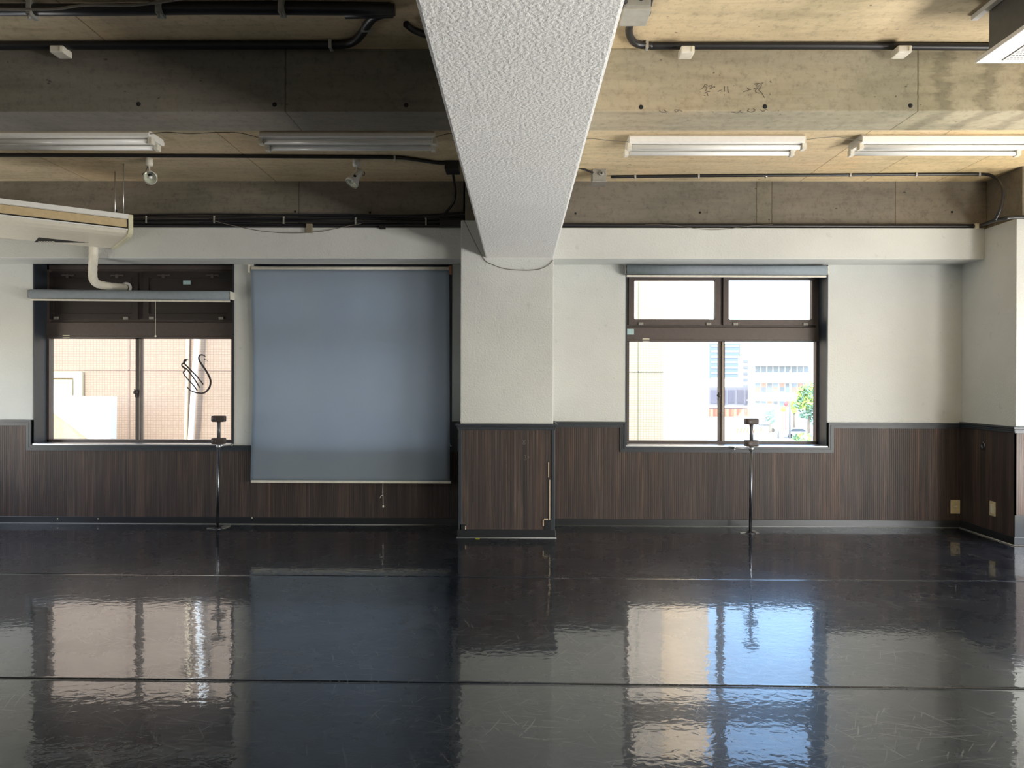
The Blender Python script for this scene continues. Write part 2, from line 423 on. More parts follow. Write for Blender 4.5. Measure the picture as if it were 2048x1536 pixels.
# soffit over the windows, rear concrete beam above it, both in two bays either side of the column
CY = 6.17; cx0, cx1 = P(921, 700, CY).x, P(1107, 700, CY).x
bx0, bx1 = -.284, .281
zs0 = P(1400, 518, 6.38).z; zs1 = 2.592
for nm, a, b in (('trim_1', XL, cx0), ('trim_2', cx1, RX)):
    struct(MB().box((a, 6.38, zs0), (b, WY, zs1), .006), nm, M['plaster'])
for a, b in ((XL, cx0), (cx1, 3.97)):
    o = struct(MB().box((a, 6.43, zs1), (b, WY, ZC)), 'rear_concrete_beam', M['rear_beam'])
# column: plaster shaft, bare concrete above, panelled below
col = struct(MB().box((cx0, CY, .06), (cx1, WY, 2.61), .008), 'support_column', M['plaster'])
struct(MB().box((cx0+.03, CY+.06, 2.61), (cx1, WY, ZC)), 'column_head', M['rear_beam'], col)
# main white beam running towards the camera
struct(MB().box((bx0, YR, 2.302), (bx1, CY+.03, ZC), .012), 'main_ceiling_beam', M['stucco'])
# bare concrete cross beam in two halves
by0, by1, bz = 3.874, 4.168, 2.675
beamL = struct(MB().box((XL, by0, bz), (bx0, by1, ZC), .006), 'cross_beam', M['beam_shaded'])
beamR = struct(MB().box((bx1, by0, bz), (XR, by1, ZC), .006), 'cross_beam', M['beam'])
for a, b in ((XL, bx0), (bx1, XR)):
    struct(MB().box((a, .95, bz), (b, 1.25, ZC), .006), 'cross_beam', M['beam_shaded'])
for bmx, lst in ((beamL, ((277, 208), (549, 209), (812, 210))), (beamR, ((1282, 214), (1530, 213), (1821, 211)))):
    for q in lst:
        p = P(*q, by0-.001)
        MB().lathe([(0, 0), (.011, 0), (.013, .002), (0.0135, .006)], rot_to((0, 1, 0), p), 14).build('tie_hole', M['dark'], bmx)
for q in ((590, 423), (740, 425), (1151, 427), (1400, 425), (1904, 424), (232, 421)):
    p = P(*q, 6.429); par = [o for o in C.objects if o.name.startswith('rear_concrete_beam')][0 if q[0] < 1000 else 1]
    MB().lathe([(0, 0), (.010, 0), (.012, .003)], rot_to((0, 1, 0), p), 12).build('tie_hole', M['dark'], par)
# builders' pencil writing on the right half of the cross beam
def marks(strokes, r, parent, y, sc=520/2048, org=(1100, 0)):
    mb = MB()
    for st in strokes:
        pts = smooth_path([P(org[0]+a*sc, org[1]+b*sc, y) for a, b in st], 4)
        mb.tube(pts, r, 5)
    return mb
st = [[(1180,705),(1205,695),(1222,665),(1240,672)],[(1215,680),(1235,690),(1225,720)],[(1250,680),(1275,672),(1262,700),(1295,682),(1298,690)],[(1222,735),(1238,725),(1262,722)],
      [(1215,752),(1224,754)],[(1240,735),(1245,755)],[(1322,722),(1350,708)],[(1376,680),(1374,722)],[(1400,680),(1404,725),(1410,728)],[(1372,745),(1376,748)],
      [(1525,725),(1560,712),(1585,705)],[(1555,690),(1568,712)],[(1560,745),(1568,750)],[(1608,665),(1640,655),(1622,680),(1650,675)],[(1605,700),(1640,690),(1615,720),(1650,735)],
      [(1640,655),(1665,665),(1660,690),(1645,710),(1670,735),(1690,770)],[(1660,665),(1680,650)],[(1448,672),(1450,676)],[(1335,592),(1337,596)]]
marks(st, .0016, beamR, by0-.0005).build('pencil_writing', M['pencil'], beamR)
st = [[(862,872),(885,886),(930,880)],[(895,862),(915,878)],[(985,862),(990,885),(1020,868),(1045,882)],[(990,865),(1025,865)],[(1275,880),(1292,886)],[(1430,885),(1480,890),(1505,870)],
      [(1570,855),(1560,875),(1590,885),(1618,868),(1600,855)],[(1655,862),(1680,880),(1700,862),(1718,870)],[(1800,870),(1802,876)]]
marks(st, .0014, beamR, by0-.0005).build('pencil_writing', M['pencil'], beamR)

# right pilaster: plaster, with bare concrete above
PY = P(2012, 900, 1).y and 5.97
pil = struct(MB().box((RX, PY, .06), (XR, WY, 2.585), .006), 'right_pilaster', M['plaster'])
struct(MB().box((RX+.05, PY+.01, 2.585), (XR, WY, ZC)), 'concrete_head', M['rear_beam'], pil)

# ------------------------------------------------------------------ dado panelling, rails, baseboards
railT = wz(843.5, 1150); railB = wz(853, 1150)
def rect(x0, x1, z0, z1): return (x0, x1, z0, z1)
L = {'r': railT-railB}
tw = .050                                   # width of the moulding
def yoff(d): return WY-d
# panels
pb = .058
mb = MB().gridwall(XL, cx0, pb, railT-.01, [(h1[0]-tw+.004, 9, h1[2]-tw+.004, 9)], WY-.012, WY)
struct(mb, 'trim_3', M['panel'], label='dark wood panelling under the left and covered windows', cat='panelling')
mb = MB().gridwall(cx1, RX, pb, railT-.01, [(h3[0]-tw+.004, h3[1]+tw-.004, h3[2]-tw+.004, 9)], WY-.012, WY)
struct(mb, 'trim_4', M['panel'], label='dark grooved wood panelling between column and right pilaster', cat='panelling')
mb = MB(); mb.box((XL, YR, pb), (XL+.012, 4.3, railT-.01)); mb.box((XL, 6.1, pb), (XL+.012, WY-.013, railT-.01)); mb.box((XL, 4.3, pb), (XL+.012, 6.1, .42))
struct(mb, 'trim_12', M['panel'], label='dark wood panelling along the left wall', cat='panelling')
# column front and side panels
cz = P(1010, 848, CY).z
mb = MB().box((cx0-.006, CY-.010, .06), (cx1+.006, CY, cz))
mb.box((cx0-.010, CY-.010, .06), (cx0, WY-.012, cz)); mb.box((cx1, CY-.010, .06), (cx1+.010, WY-.012, cz))
struct(mb, 'trim_5', M['panel_flat'], label='dark wood panel cladding of the column base', cat='panelling')
# pilaster panels
mb = MB().box((RX-.010, PY-.010, .06), (RX, WY-.012, cz)); mb.box((RX-.010, PY-.010, .06), (XR, PY, cz))
struct(mb, 'trim_6', M['panel'], label='dark grooved wood panelling on the right pilaster', cat='panelling')

BANDS = ((0, 1, .022), (0, .28, .034), (.42, .62, .028))
def dadorail(mb, xa, x0, x1, xb, ztop, z0, t=tw):
    """moulding running along the dado top, stepping down round an opening and up again, mitred by nesting"""
    for f0, f1, d in BANDS:
        a, b = f0*t, f1*t; y0 = WY-d; y1 = WY-.001
        mb.box((xa, y0, ztop-b), (x0-a, y1, ztop-a)); mb.box((x1+a, y0, ztop-b), (xb, y1, ztop-a))
        mb.box((x0-b, y0, z0-b), (x0-a, y1, ztop-b)); mb.box((x1+a, y0, z0-b), (x1+b, y1, ztop-b))
        mb.box((x0-a, y0, z0-b), (x1+a, y1, z0-a))
mb = MB(); dadorail(mb, XL, h1[0], h2[1], cx0, railT, h1[2])
struct(mb, 'trim_7', M['navy'], label='black chair rail dipping below the left windows', cat='moulding')
mb = MB(); dadorail(mb, cx1, h3[0], h3[1], RX, railT, h3[2])
struct(mb, 'trim_8', M['navy'], label='black chair rail stepping down round the right window', cat='moulding')
def wraprail(mb, x0, x1, yf, ztop, left=True, right=True, t=tw):
    for d, z0, z1 in ((.022, ztop-t, ztop), (.038, ztop-.016, ztop), (.030, ztop-t*.62, ztop-t*.42)):
        mb.box((x0-(d if left else 0), yf-d, z0), (x1+(d if right else 0), yf, z1), .003)
        if left: mb.box((x0-d, yf-.002, z0), (x0, WY-.03, z1), .003)
        if right: mb.box((x1, yf-.002, z0), (x1+d, WY-.03, z1), .003)
mb = MB(); wraprail(mb, cx0, cx1, CY, cz+.002)
for x in (cx0-.014, cx1-.014): mb.box((x, CY-.016, .06), (x+.028, CY+.014, cz-.03), .003)
struct(mb, 'trim_9', M['navy'], label='black rail and corner strips round the column', cat='moulding')
mb = MB(); wraprail(mb, RX, XR, PY, cz+.004, right=False)
struct(mb, 'trim_10', M['navy'], label='black chair rail on the right pilaster', cat='moulding')

def baseb(mb, x0, x1, y): mb.box((x0, y-.018, 0), (x1, y, .062), .003)
mb = MB(); baseb(mb, XL, cx0-.01, WY-.001); struct(mb, 'baseboard_back', M['base'])
mb = MB(); baseb(mb, cx1+.01, RX-.01, WY-.001); struct(mb, 'baseboard_back_right', M['base'])
mb = MB()
mb.box((cx0-.022, CY-.022, 0), (cx1+.022, CY-.001, .066), .003); mb.box((cx0-.022, CY-.01, 0), (cx0-.001, WY-.02, .066), .003); mb.box((cx1+.001, CY-.01, 0), (cx1+.022, WY-.02, .066), .003)
struct(mb, 'baseboard_column', M['base'])
mb = MB(); mb.box((RX-.022, PY-.022, 0), (XR, PY-.001, .066), .003); mb.box((RX-.022, PY-.01, 0), (RX-.001, WY-.02, .066), .003)
struct(mb, 'baseboard_right', M['base'])
# faint pale numbers and dark scuffs on the column panel
mk = MB()
for st in ([(1372,552),(1360,560),(1372,568),(1360,578),(1372,586),(1382,577),(1370,568),(1382,558),(1372,552)],[(1398,552),(1404,550),(1404,586)],[(1374,676),(1386,672),(1380,690),(1388,702),(1374,710)],[(1400,676),(1408,690),(1400,706)]):
    mk.tube(smooth_path([P(700+x*520/2048, 740+y*520/2048, CY-.0108) for x, y in st], 3), .0011, 5)
mk.build('chalk_number', plain('faint_chalk', (.20, .17, .16), .9), col)
mk = MB()
for c_ in ((1228, 722), (1250, 855)):
    mk.tube(smooth_path([P(700+(c_[0]+11*math.cos(a_))*520/2048, 740+(c_[1]+12*math.sin(a_))*520/2048, CY-.0108) for a_ in [k*.7 for k in range(9)]], 3), .0012, 5)
mk.build('scuff_ring', M['dark'], col)
mb = MB(); mb.box((XL, YR, 0), (XL+.02, WY-.02, .062), .003); struct(mb, 'baseboard_left', M['base'])
# pale sealant beads where wall meets floor
mb = MB()
mb.tube([(XL, WY-.022, .003), (cx0-.02, WY-.022, .003)], .0028, 6); mb.tube([(cx1+.03, WY-.022, .003), (RX-.02, WY-.022, .003)], .0028, 6)
mb.tube([(cx0-.028, CY-.026, .003), (cx1+.028, CY-.026, .003)], .0035, 6); mb.tube([(RX-.028, WY-.03, .003), (RX-.028, PY-.03, .003), (XR, PY-.03, .003)], .006, 6)
struct(mb, 'trim_11', plain('grey_sealant', (.30, .30, .29), .4), label='thin pale sealant line where floor meets wall', cat='sealant')
# black corner protector patches and chipped wood on the column and pilaster bases
for (x0, x1, z0, z1, yf) in ((cx0-.002, cx0+.050, .06, .11, CY-.012), (cx1-.072, cx1-.012, .06, .165, CY-.012)):
    MB().box((x0, yf-.004, z0), (x1, yf, z1), .001).build('corner_tape', M['base'], col)
MB().box((RX-.014, PY-.016, .05), (RX+.075, PY-.008, .24), .001).build('corner_tape', M['base'], pil)
mb = MB()
for (a, b, c, d) in ((1098, 1100.5, 960, 1040), (1096, 1098, 925, 955), (930, 932, 1052, 1063), (1088, 1096, 1037, 1040), (1085.5, 1088, 1040, 1052)):
    p = P(a, d, CY-.0165); q = P(b, c, CY-.0165); mb.box((p.x, CY-.0175, p.z), (q.x, CY-.009, q.z))
mb.build('chipped_edge', M['wood'], col)

# ------------------------------------------------------------------ windows
FY = 6.88                                    # front of the window frames
def window(name, h, lower, upper, rail_y, infill=False, stickers=()):
    root = empty(name, ((h[0]+h[1])/2, FY, h[2]), kind='structure')
    x0, x1, z0, z1 = h
    # casing lining the opening
    mb = MB(); mb.box((x0, WY-.004, z0), (x0+.012, FY, z1)); mb.box((x1-.012, WY-.004, z0), (x1, FY, z1)); mb.box((x0, WY-.004, z1-.012), (x1, FY, z1))
    mb.build('casing', M['navy'], root)
    MB().box((x0, WY-.020, z0-.004), (x1, FY, z0+.010), .002).build('sill', M['silver'], root)
    # outer frame
    def px(p): return P(p, 700, FY)
    f = MB()
    f.gridwall(x0+.006, x1-.006, z0+.005, z1-.006, list(lower) + ([] if infill else list(upper)), FY+.034, FY+.062)
    f.box((x0+.012, FY, z0+.01), (x1-.012, FY+.07, z0+.035)); f.box((x0+.012, FY, z1-.05), (x1-.012, FY+.07, z1-.012))
    f.box((x0+.012, FY, z0+.01), (x0+.030, FY+.07, z1)); f.box((x1-.030, FY, z0+.01), (x1-.012, FY+.07, z1))
    ry0, ry1 = rail_y
    f.box((x0+.012, FY-.012, ry1), (x1-.012, FY+.075, ry0), .003)
    f.box((x0+.012, FY-.020, ry1+.004), (x1-.012, FY, ry1+.016), .003)
    f.build('frame', M['frame'], root)
    for (a, b, c, d) in lower:               # sliding sashes: glass rectangle plus stiles
        s = MB(); k = .010
        yy = FY+.018
        s.box((a-.026, yy, c-.028), (a, yy+.025, d+.02)); s.box((b, yy, c-.028), (b+.026, yy+.025, d+.02))
        s.box((a-.026, yy, c-.028), (b+.026, yy+.025, c)); s.box((a-.026, yy, d), (b+.026, yy+.025, d+.02))
        so = s.build('sash', M['frame'], root)
        MB().box((a-.004, yy+.010, c-.004), (b+.004, yy+.014, d+.004)).build('pane', M['glass'], so)
    for (a, b, c, d) in upper:
        s = MB(); yy = FY+.004
        e = .05
        s.gridwall(a-e, b+e, c-e, d+e, [(a, b, c, d)], yy, yy+.03)
        # rounded gasket corners
        for (qx, sx) in ((a, 1), (b, -1)):
            for (qz, sz) in ((c, 1), (d, -1)):
                r = .016; s.prism([(qx, yy+.01, qz)] + [(qx+sx*(r-r*math.cos(t)), yy+.01, qz+sz*(r-r*math.sin(t))) for t in [i*math.pi/8 for i in range(5)]], (0, .01, 0))
        so = s.build('upper_sash', M['bpanel'] if infill else M['frame'], root)
        if infill:
            MB().box((a-.004, yy+.012, c-.004), (b+.004, yy+.018, d+.004)).build('infill_panel', M['bpanel'], so)
        else:
            MB().box((a-.004, yy+.014, c-.004), (b+.004, yy+.018, d+.004)).build('pane', M['glass'], so)
        for q in (a+.03 if infill else a+.06, b-.06):
            MB().box((q-.022, yy-.012, c-e-.004), (q+.022, yy, c-e+.022), .003).build('catch', M['grey'], so)
        if infill:
            for q in (a+.14, b-.14):
                MB().box((q-.06, yy-.014, d+.012), (q+.06, yy, d+.028), .003).box((q-.012, yy-.02, d-.006), (q+.012, yy, d+.03), .003).build('hinge', M['frame'], so)
    for (sx, sy, w_, h_, mt) in stickers:
        a = P(sx-w_/2, sy+h_/2, FY-.014); b = P(sx+w_/2, sy-h_/2, FY-.014)
        MB().box((a.x, FY-.0135, a.z), (b.x, FY-.0115, b.z)).build('sticker', M[mt], root)
    return root
def rpx(x0, x1, y0, y1, d): a = P(x0, y1, d); b = P(x1, y0, d); return (a.x, b.x, a.z, b.z)
G = FY+.03
low1 = [rpx(97, 272.5, 678, 883, G), rpx(283.5, 463.5, 678, 883, G)]
up1 = [rpx(110, 268, 556, 628, G), rpx(300, 458, 556, 628, G)]
rl1 = (P(270, 645, FY).z, P(270, 676, FY).z)
win1 = window('window_1', h1, low1, up1, rl1, True, ((373.5, 565, 15, 8, 'sticker'), (132, 673, 14, 6, 'ivory')))
low2 = [rpx(535, 700, 680, 886, G), rpx(712, 868, 680, 886, G)]; up2 = [rpx(540, 695, 565, 640, G), rpx(720, 862, 565, 640, G)]
win2 = window('window_2', h2, low2, up2, (P(700, 650, FY).z, P(700, 679, FY).z))
low3 = [rpx(1257.5, 1437, 684, 888, G), rpx(1448.5, 1631, 684, 889, G)]
up3 = [rpx(1267.5, 1429, 561.5, 639, G), rpx(1456, 1622, 560.5, 639.5, G)]
rl3 = (P(1440, 655, FY).z, P(1440, 683, FY).z)
win3 = window('window_3', h3, low3, up3, rl3, False, ((1261, 663.5, 14, 11, 'sticker'), (1292, 679.5, 14, 6, 'ivory')))
# bright aluminium strip beside the meeting stile, and crescent locks
for wn, (a, b), c, d in ((win1, (274.5, 276.5), 883, 678), (win3, (1439.5, 1444), 889, 684)):
    p = P(a+4, c, FY+.006); q = P(b+4, d, FY+.006)
    MB().box((p.x-.003, FY+.004, p.z), (q.x, FY+.018, q.z), .002).build('meeting_stile', plain('weathered_bronze_strip', (.25, .21, .18), .45, .3), wn)
for wn, q in ((win3, (1437.5, 793)), (win1, (272, 787))):
    p = P(*q, FY-.004)
    MB().box((p.x-.010, p.y-.004, p.z-.035), (p.x+.012, p.y+.012, p.z+.035), .004).lathe([(0, -.02), (.016, -.02), (.018, 0), (.012, .008)], rot_to((0, 1, 0), p+Vector((0, .0, .01))), 16).tube([p+Vector((0, -.016, .01)), p+Vector((-.004, -.02, .04))], .005, 8).build('crescent_lock', M['brownblock'], wn)

# swan sticker on the left window's right pane
def sw(pts, wds):
    pts = smooth_path([P(a/3.4135, 640+b/3.4135, G+.006) for a, b in pts], 8)
    n = len(pts); ws = [wds[0]+(wds[1]-wds[0])*math.sin(math.pi*i/(n-1))**1 for i in range(n)]
    return pts, ws
def ribbon(mb, pts, ws, t=.0012):
    L_, R_ = [], []
    for i, p in enumerate(pts):
        d = (pts[min(i+1, len(pts)-1)]-pts[max(i-1, 0)]).normalized(); nrm = Vector((-d.z, 0, d.x))*.6
        L_.append(p+nrm*ws[i]); R_.append(p-nrm*ws[i])
    for i in range(len(pts)-1):
        mb.prism([L_[i], L_[i+1], R_[i+1], R_[i]], (0, -t, 0))
mb = MB()
for pts, wd in (([(1403,250),(1388,240),(1370,239),(1358,254),(1363,280),(1388,318),(1418,365),(1437,412),(1432,456),(1408,488),(1380,500),(1335,495),(1300,480),(1275,455)], (.007, .015)),
                ([(1286,275),(1264,270),(1256,290),(1278,318),(1310,350),(1350,392),(1388,440)], (.009, .012)),
                ([(1262,296),(1243,300),(1246,318),(1275,335),(1305,372),(1335,415),(1364,462)], (.010, .011)),
                ([(1248,318),(1266,342),(1252,356),(1262,380),(1290,412),(1320,445),(1347,482)], (.009, .010)),
                ([(1398,262),(1398,272)], (.007, .007)), ([(1398,268),(1410,274),(1419,282)], (.003, .003)), ([(1252,300),(1262,282),(1275,277)], (.012, .014))):
    ribbon(mb, *sw(pts, wd))
mb.build('swan_sticker', M['swan'], None, 'dark line-drawn swan sticker on the left window pane', 'sticker')

# ------------------------------------------------------------------ blinds
def bracket(mb, p, w_=.012): mb.box((p.x-w_, p.y-.025, p.z-.035), (p.x+w_, WY, p.z+.035), .002)
# the drawn blind over the second window
BY = 6.635
bl = empty('roller_blind', P(702, 962, BY), 'large blue-grey roller blind drawn right down over the middle window', 'blind', 'blue-grey roller blinds')
a = P(505, 537, BY); b = P(898, 537, BY); zb = P(702, 961, BY).z
MB().tube([(a.x-.01, BY, a.z-.004), (b.x+.01, BY, a.z-.004)], .021, 20).build('roller_tube', M['cream'], bl)
bm = bmesh.new(); nx, nz = 48, 60; g = []
zt = a.z-.012
for j in range(nz+1):
    t = j/nz; row = []
    for i in range(nx+1):
        s_ = i/nx
        xl = P(502.5, 700, BY).x + .012*math.sin(math.pi*min(1, t))**2*(1 if t < 1 else 0); xr = P(898.5, 700, BY).x + .012*t
        x = xl + (xr-xl)*s_
        y = BY - .020 + .010*math.sin(s_*9+.6)*math.sin(t*3.0) + .006*math.sin(s_*23+t*2)*t - .004*math.exp(-((t-.853)/.010)**2) + .02*math.exp(-s_*30)*math.sin(math.pi*t)
        row.append(bm.verts.new((x, y, zt + (zb-zt)*t)))
    g.append(row)
for j in range(nz):
    for i in range(nx):
        f = bm.faces.new((g[j][i], g[j][i+1], g[j+1][i+1], g[j+1][i])); f.smooth = True
m_ = MB(); m_.bm.free(); m_.bm = bm; cl = m_.build('blind_cloth', M['cloth'], bl)
so = cl.modifiers.new('thickness', 'SOLIDIFY'); so.thickness = .0008
c_ = P(502, 963, BY-.02); d_ = P(902, 963.5, BY-.02)
MB().box((c_.x, BY-.030, c_.z-.010), (d_.x, BY-.010, c_.z+.012), .004).build('bottom_bar', M['cream'], bl)
mb = MB(); bracket(mb, P(499.5, 538, BY), .005); mb.build('bracket', M['cream'], bl)
mb = MB(); bracket(mb, P(901, 540, BY), .011); mb.build('bracket', M['copper'], bl, 'rusty orange bracket at the right end')
k = P(766, 966, BY-.02); k2 = P(766.5, 1013, BY-.02)
cd_ = MB().tube(smooth_path([k, P(765.5, 985, BY-.02), P(766, 992, BY-.022), k2], 4), .0022, 6)
cd_.tube([P(766, 990, BY-.02), P(762, 992, BY-.024), P(760, 996, BY-.02)], .0028, 6); cd_.lathe([(0, -.012), (.008, -.008), (.009, 0), (.004, .010), (0, .012)], Matrix.Translation(k2), 12)
cd_.build('pull_cord', M['cord'], bl)
# dark guide strip and head gap right of the blind
def rolled(pl, pr, ytop, r, cordpx, label, tilt=0):
    a = P(*pl, BY); b = P(*pr, BY)
    root = empty('roller_blind', (a+b)/2, label, 'blind', 'blue-grey roller blinds')
    MB().tube([a, a+(b-a)*.33, a+(b-a)*.66, b], [r, r*.97, r*.97, r], 24).build('rolled_cloth', M['cloth_roll'], root)
    e = (b-a).normalized()
    MB().tube([a-e*.008, b+e*.008], r*.45, 16).build('roller_tube', M['cream'], root)
    dz = Vector((0, -.012, -r*1.12))
    MB().box((a.x, BY-.014, 0), (b.x, BY+.006, .016), .004, Matrix.Translation((0, 0, a.z-r*1.12-.012)) @ Matrix.Translation((a.x, 0, 0)) @ Matrix.Rotation(-math.atan2(b.z-a.z, b.x-a.x), 4, 'Y') @ Matrix.Translation((-a.x, 0, 0))).build('bottom_bar', M['cream'], root)
    mb = MB(); bracket(mb, a-e*.012, .005); mb.build('bracket', M['grey'], root)
    mb = MB(); bracket(mb, b+e*.012, .006); mb.build('bracket', M['cream'], root)
    if cordpx:
        c0 = P(cordpx[0], cordpx[1], BY-.012); c1 = P(cordpx[0], cordpx[2], BY-.012)
        MB().tube([c0, c1], .0022, 6).lathe([(0, -.012), (.007, -.008), (.008, 0), (.003, .010), (0, .012)], Matrix.Translation(c1), 12).build('pull_cord', M['cord'], root)
    return root
M['cloth_roll'] = plain('rolled_blue_grey_cloth', (.25, .29, .325), .8, vary=.08)
rolled((62, 588), (460, 591.5), 580, .042, (311, 600, 672), 'blue-grey roller blind rolled up across the left window, cord hanging')
rolled((1253, 540), (1652, 541), 528, .044, None, 'blue-grey roller blind rolled up at the head of the right window')

# ------------------------------------------------------------------ suspended air conditioner, left
u = Vector((.79, .613, 0)).normalized(); v_ = Vector((-u.y, u.x, 0))
P0 = Vector((-3.0, 5.79, 0)); zt_, zb_ = 2.562, 2.405
LEN = 1.65
ac = empty('ceiling_air_conditioner', P0 - u*LEN/2 + v_*.38 + Vector((0, 0, zb_)), 'long cream air conditioner hung from rods at the upper left', 'air conditioner')
def acp(t, s, z): return P0 - u*t + v_*s + Vector((0, 0, z))
def acprism(mb, prof, t0, t1): mb.prism([acp(t0, s, z) for s, z in prof], u*(-(t1-t0)))
body = [(.012, zt_), (.012, zb_+.045), (.030, zb_+.018), (.10, zb_+.004), (.18, zb_), (.74, zb_), (.78, zb_+.03), (.78, zt_-.02), (.76, zt_)]
mb = MB(); acprism(mb, body, .03, LEN-.03); mb.build('body', M['acbody'], ac)
endp = [(0, zt_+.004), (-.004, zb_+.042), (.012, zb_+.014), (.06, zb_-.002), (.16, zb_-.008), (.60, zb_-.008), (.80, zb_+.0), (.80, zt_+.004)]
for t0, t1 in ((0, .032), (LEN-.032, LEN)):
    mb = MB(); acprism(mb, endp, t0, t1); mb.build('end_cap', plain('yellowish_end_cap', (.74, .72, .52), .4), ac)
mb = MB(); acprism(mb, [(-.002, zt_-.030), (-.002, zt_+.006), (.05, zt_+.012), (.05, zt_-.03)], .033, LEN-.033); mb.build('top_strip', M['white'], ac)
mb = MB(); acprism(mb, [(.006, zt_-.034), (.006, zb_+.050), (.02, zb_+.050), (.02, zt_-.034)], .036, LEN-.036); mb.build('outlet_recess', M['dark'], ac)
mb = MB(); acprism(mb, [(-.001, zt_-.038), (-.003, zb_+.060), (.008, zb_+.060), (.008, zt_-.038)], .045, LEN-.045); mb.build('louvre', M['acgrille'], ac)
mb = MB(); acprism(mb, [(-.001, zb_+.050), (-.001, zb_+.040), (.01, zb_+.038), (.01, zb_+.05)], .036, LEN-.036); mb.build('lower_strip', M['white'], ac)
mb = MB(); mb.prism([PZ(69, 484.5, zb_-.001), PZ(77, 475, zb_-.001), PZ(110, 478.5, zb_-.001), PZ(177, 485.5, zb_-.001), PZ(112, 485, zb_-.001)], (0, 0, .004)); mb.build('intake_gap', M['dark'], ac)
mb = MB()
for i in range(6):
    p = PZ(79+i*5.5, 483, zb_-.0015); mb.box((p.x-.004, p.y-.012, p.z-.004), (p.x+.006, p.y+.012, p.z+.002))
mb.build('intake_louvre', M['cream'], ac)
def rod(px, ytop, d):
    a = P(px, ytop, d); a.z = ZC; return a
for px, yt, d in ((247, 330, 5.92), (230, 345, 6.14)):
    t = P(px, yt, d); MB().tube([(t.x, d, zt_-.01), (t.x, d, ZC)], .0045, 8).lathe([(.012, 0), (.012, .01), (0, .011)], Matrix.Translation((t.x, d, zt_+.004)), 10).build('threaded_rod', M['silver'], ac)
for px, yt, d in ((0, 0, 0), (1, 0, 0)):
    q = acp(LEN-.2, .13+.3*px, 0); MB().tube([(q.x, q.y, zt_-.01), (q.x, q.y, ZC)], .0045, 8).build('threaded_rod', M['silver'], ac)
# wrapped refrigerant pipe from the unit out through the window panel
pts = smooth_path([P(187, 488, 6.30), P(187, 512, 6.32), P(185.5, 535, 6.38), P(186, 556, 6.46), P(194, 567, 6.55), P(214, 572, 6.68), P(238, 574.5, 6.82), P(251, 575, 6.894)], 6)
rp = empty('refrigerant_pipe', pts[-1], 'cream taped pipe elbowing from the air conditioner into the left window panel', 'pipe')
MB().tube(pts, [.036+.0015*math.sin(i*2.1) for i in range(len(pts))], 16).build('pipe_wrap', M['acbody'], rp)
pe = P(253, 576, 6.885); MB().lathe([(.030, 0), (.052, 0), (.055, -.008), (.048, -.016), (.034, -.018)], rot_to((0, 1, 0), pe), 24).build('flange', M['white'], rp)

# ------------------------------------------------------------------ cassette air conditioner, top right
ax, ay = P(1977, 100, 3.46).x, 3.46; pz = P(1950, 127, 3.50).z; pxx = P(1950, 127, 3.50).x
ca = empty('cassette_air_conditioner', (ax+.4, ay-.4, pz), 'boxy grey air conditioner with white perforated panel, top right corner', 'air conditioner')
MB().box((ax, ay-.9, pz+.02), (ax+.9, ay, ZC-.001), .006).build('casing', M['acside'], ca)
MB().box((pxx, ay-.95, pz), (pxx+.98, ay+.04, pz+.020), .004).build('panel', M['white'], ca)
mb = MB()
for i in range(26):
    for j in range(9):
        x = pxx+.115+.0155*i + .005*(j % 2); y = ay-.005-.019*j
        mb.box((x, y-.005, pz-.0012), (x+.0105, y, pz+.001))
o = mb.build('perforation', M['dark'], ca); 
MB().box((pxx+.10, ay-.55, pz-.003), (pxx+.104, ay+.002, pz)).build('panel_joint', M['grey'], ca)
# white cable raceway fixed to the slab beside it
a = PZ(1945, 32, ZC); 
MB().box((a.x-.008, 2.45, ZC-.022), (a.x+.022, a.y, ZC), .002).build('cable_raceway', M['white'], None, 'short white cable raceway on the ceiling beside the grey air conditioner', 'raceway')

# ------------------------------------------------------------------ fluorescent fittings
def fitting(pxa, pxb, d, zb, label, stepped=True):
    a = P(pxa, 285, d).x if pxa is not None else None; b = P(pxb, 285, d).x if pxb is not None else None
    Lf = 1.235
    if a is None: a = b-Lf
    if b is None: b = a+Lf
    W_ = .235; f = empty('fluorescent_light', ((a+b)/2, d+W_/2, zb-.03), label, 'ceiling light', 'fluorescent strip lights')
    x0, x1 = a+.012, b-.012
    MB().prism([(x0, d+.02, ZC), (x0, d, ZC-.02), (x0, d+.004, zb+.006), (x0, d+.03, zb), (x0, d+W_-.03, zb), (x0, d+W_-.004, zb+.006), (x0, d+W_, ZC-.02), (x0, d+W_-.02, ZC)], (x1-x0, 0, 0)).build('housing', M['white'], f)
    for i, yy in enumerate((d+.045, d+W_-.045)):
        MB().tube([(a+.035, yy, zb-.020), (b-.035, yy, zb-.020)], .0155, 14).build('tube_lamp', M['tube'], f)
        for s_, xx in ((-1, a), (1, b)):
            off = .028 if (i and s_ > 0 and stepped) else 0
            MB().box((xx-off if s_ > 0 else xx-.0, yy-.026, zb-.040), (xx-off-.028 if s_ > 0 else xx+.028, yy+.026, zb+.004), .003).build('lamp_holder', M['cream'], f)
    return f
fitting(None, 300, 5.12, 2.955, 'leftmost white fluorescent light, cut off by the left photo edge')
fitting(514, 872, 5.13, 2.955, 'white fluorescent light just left of the big white beam')
fitting(1256, 1615, 5.20, 2.94, 'white fluorescent light just right of the big white beam')
fitting(1722, None, 5.20, 2.94, 'rightmost white fluorescent light, cut off by the right photo edge')
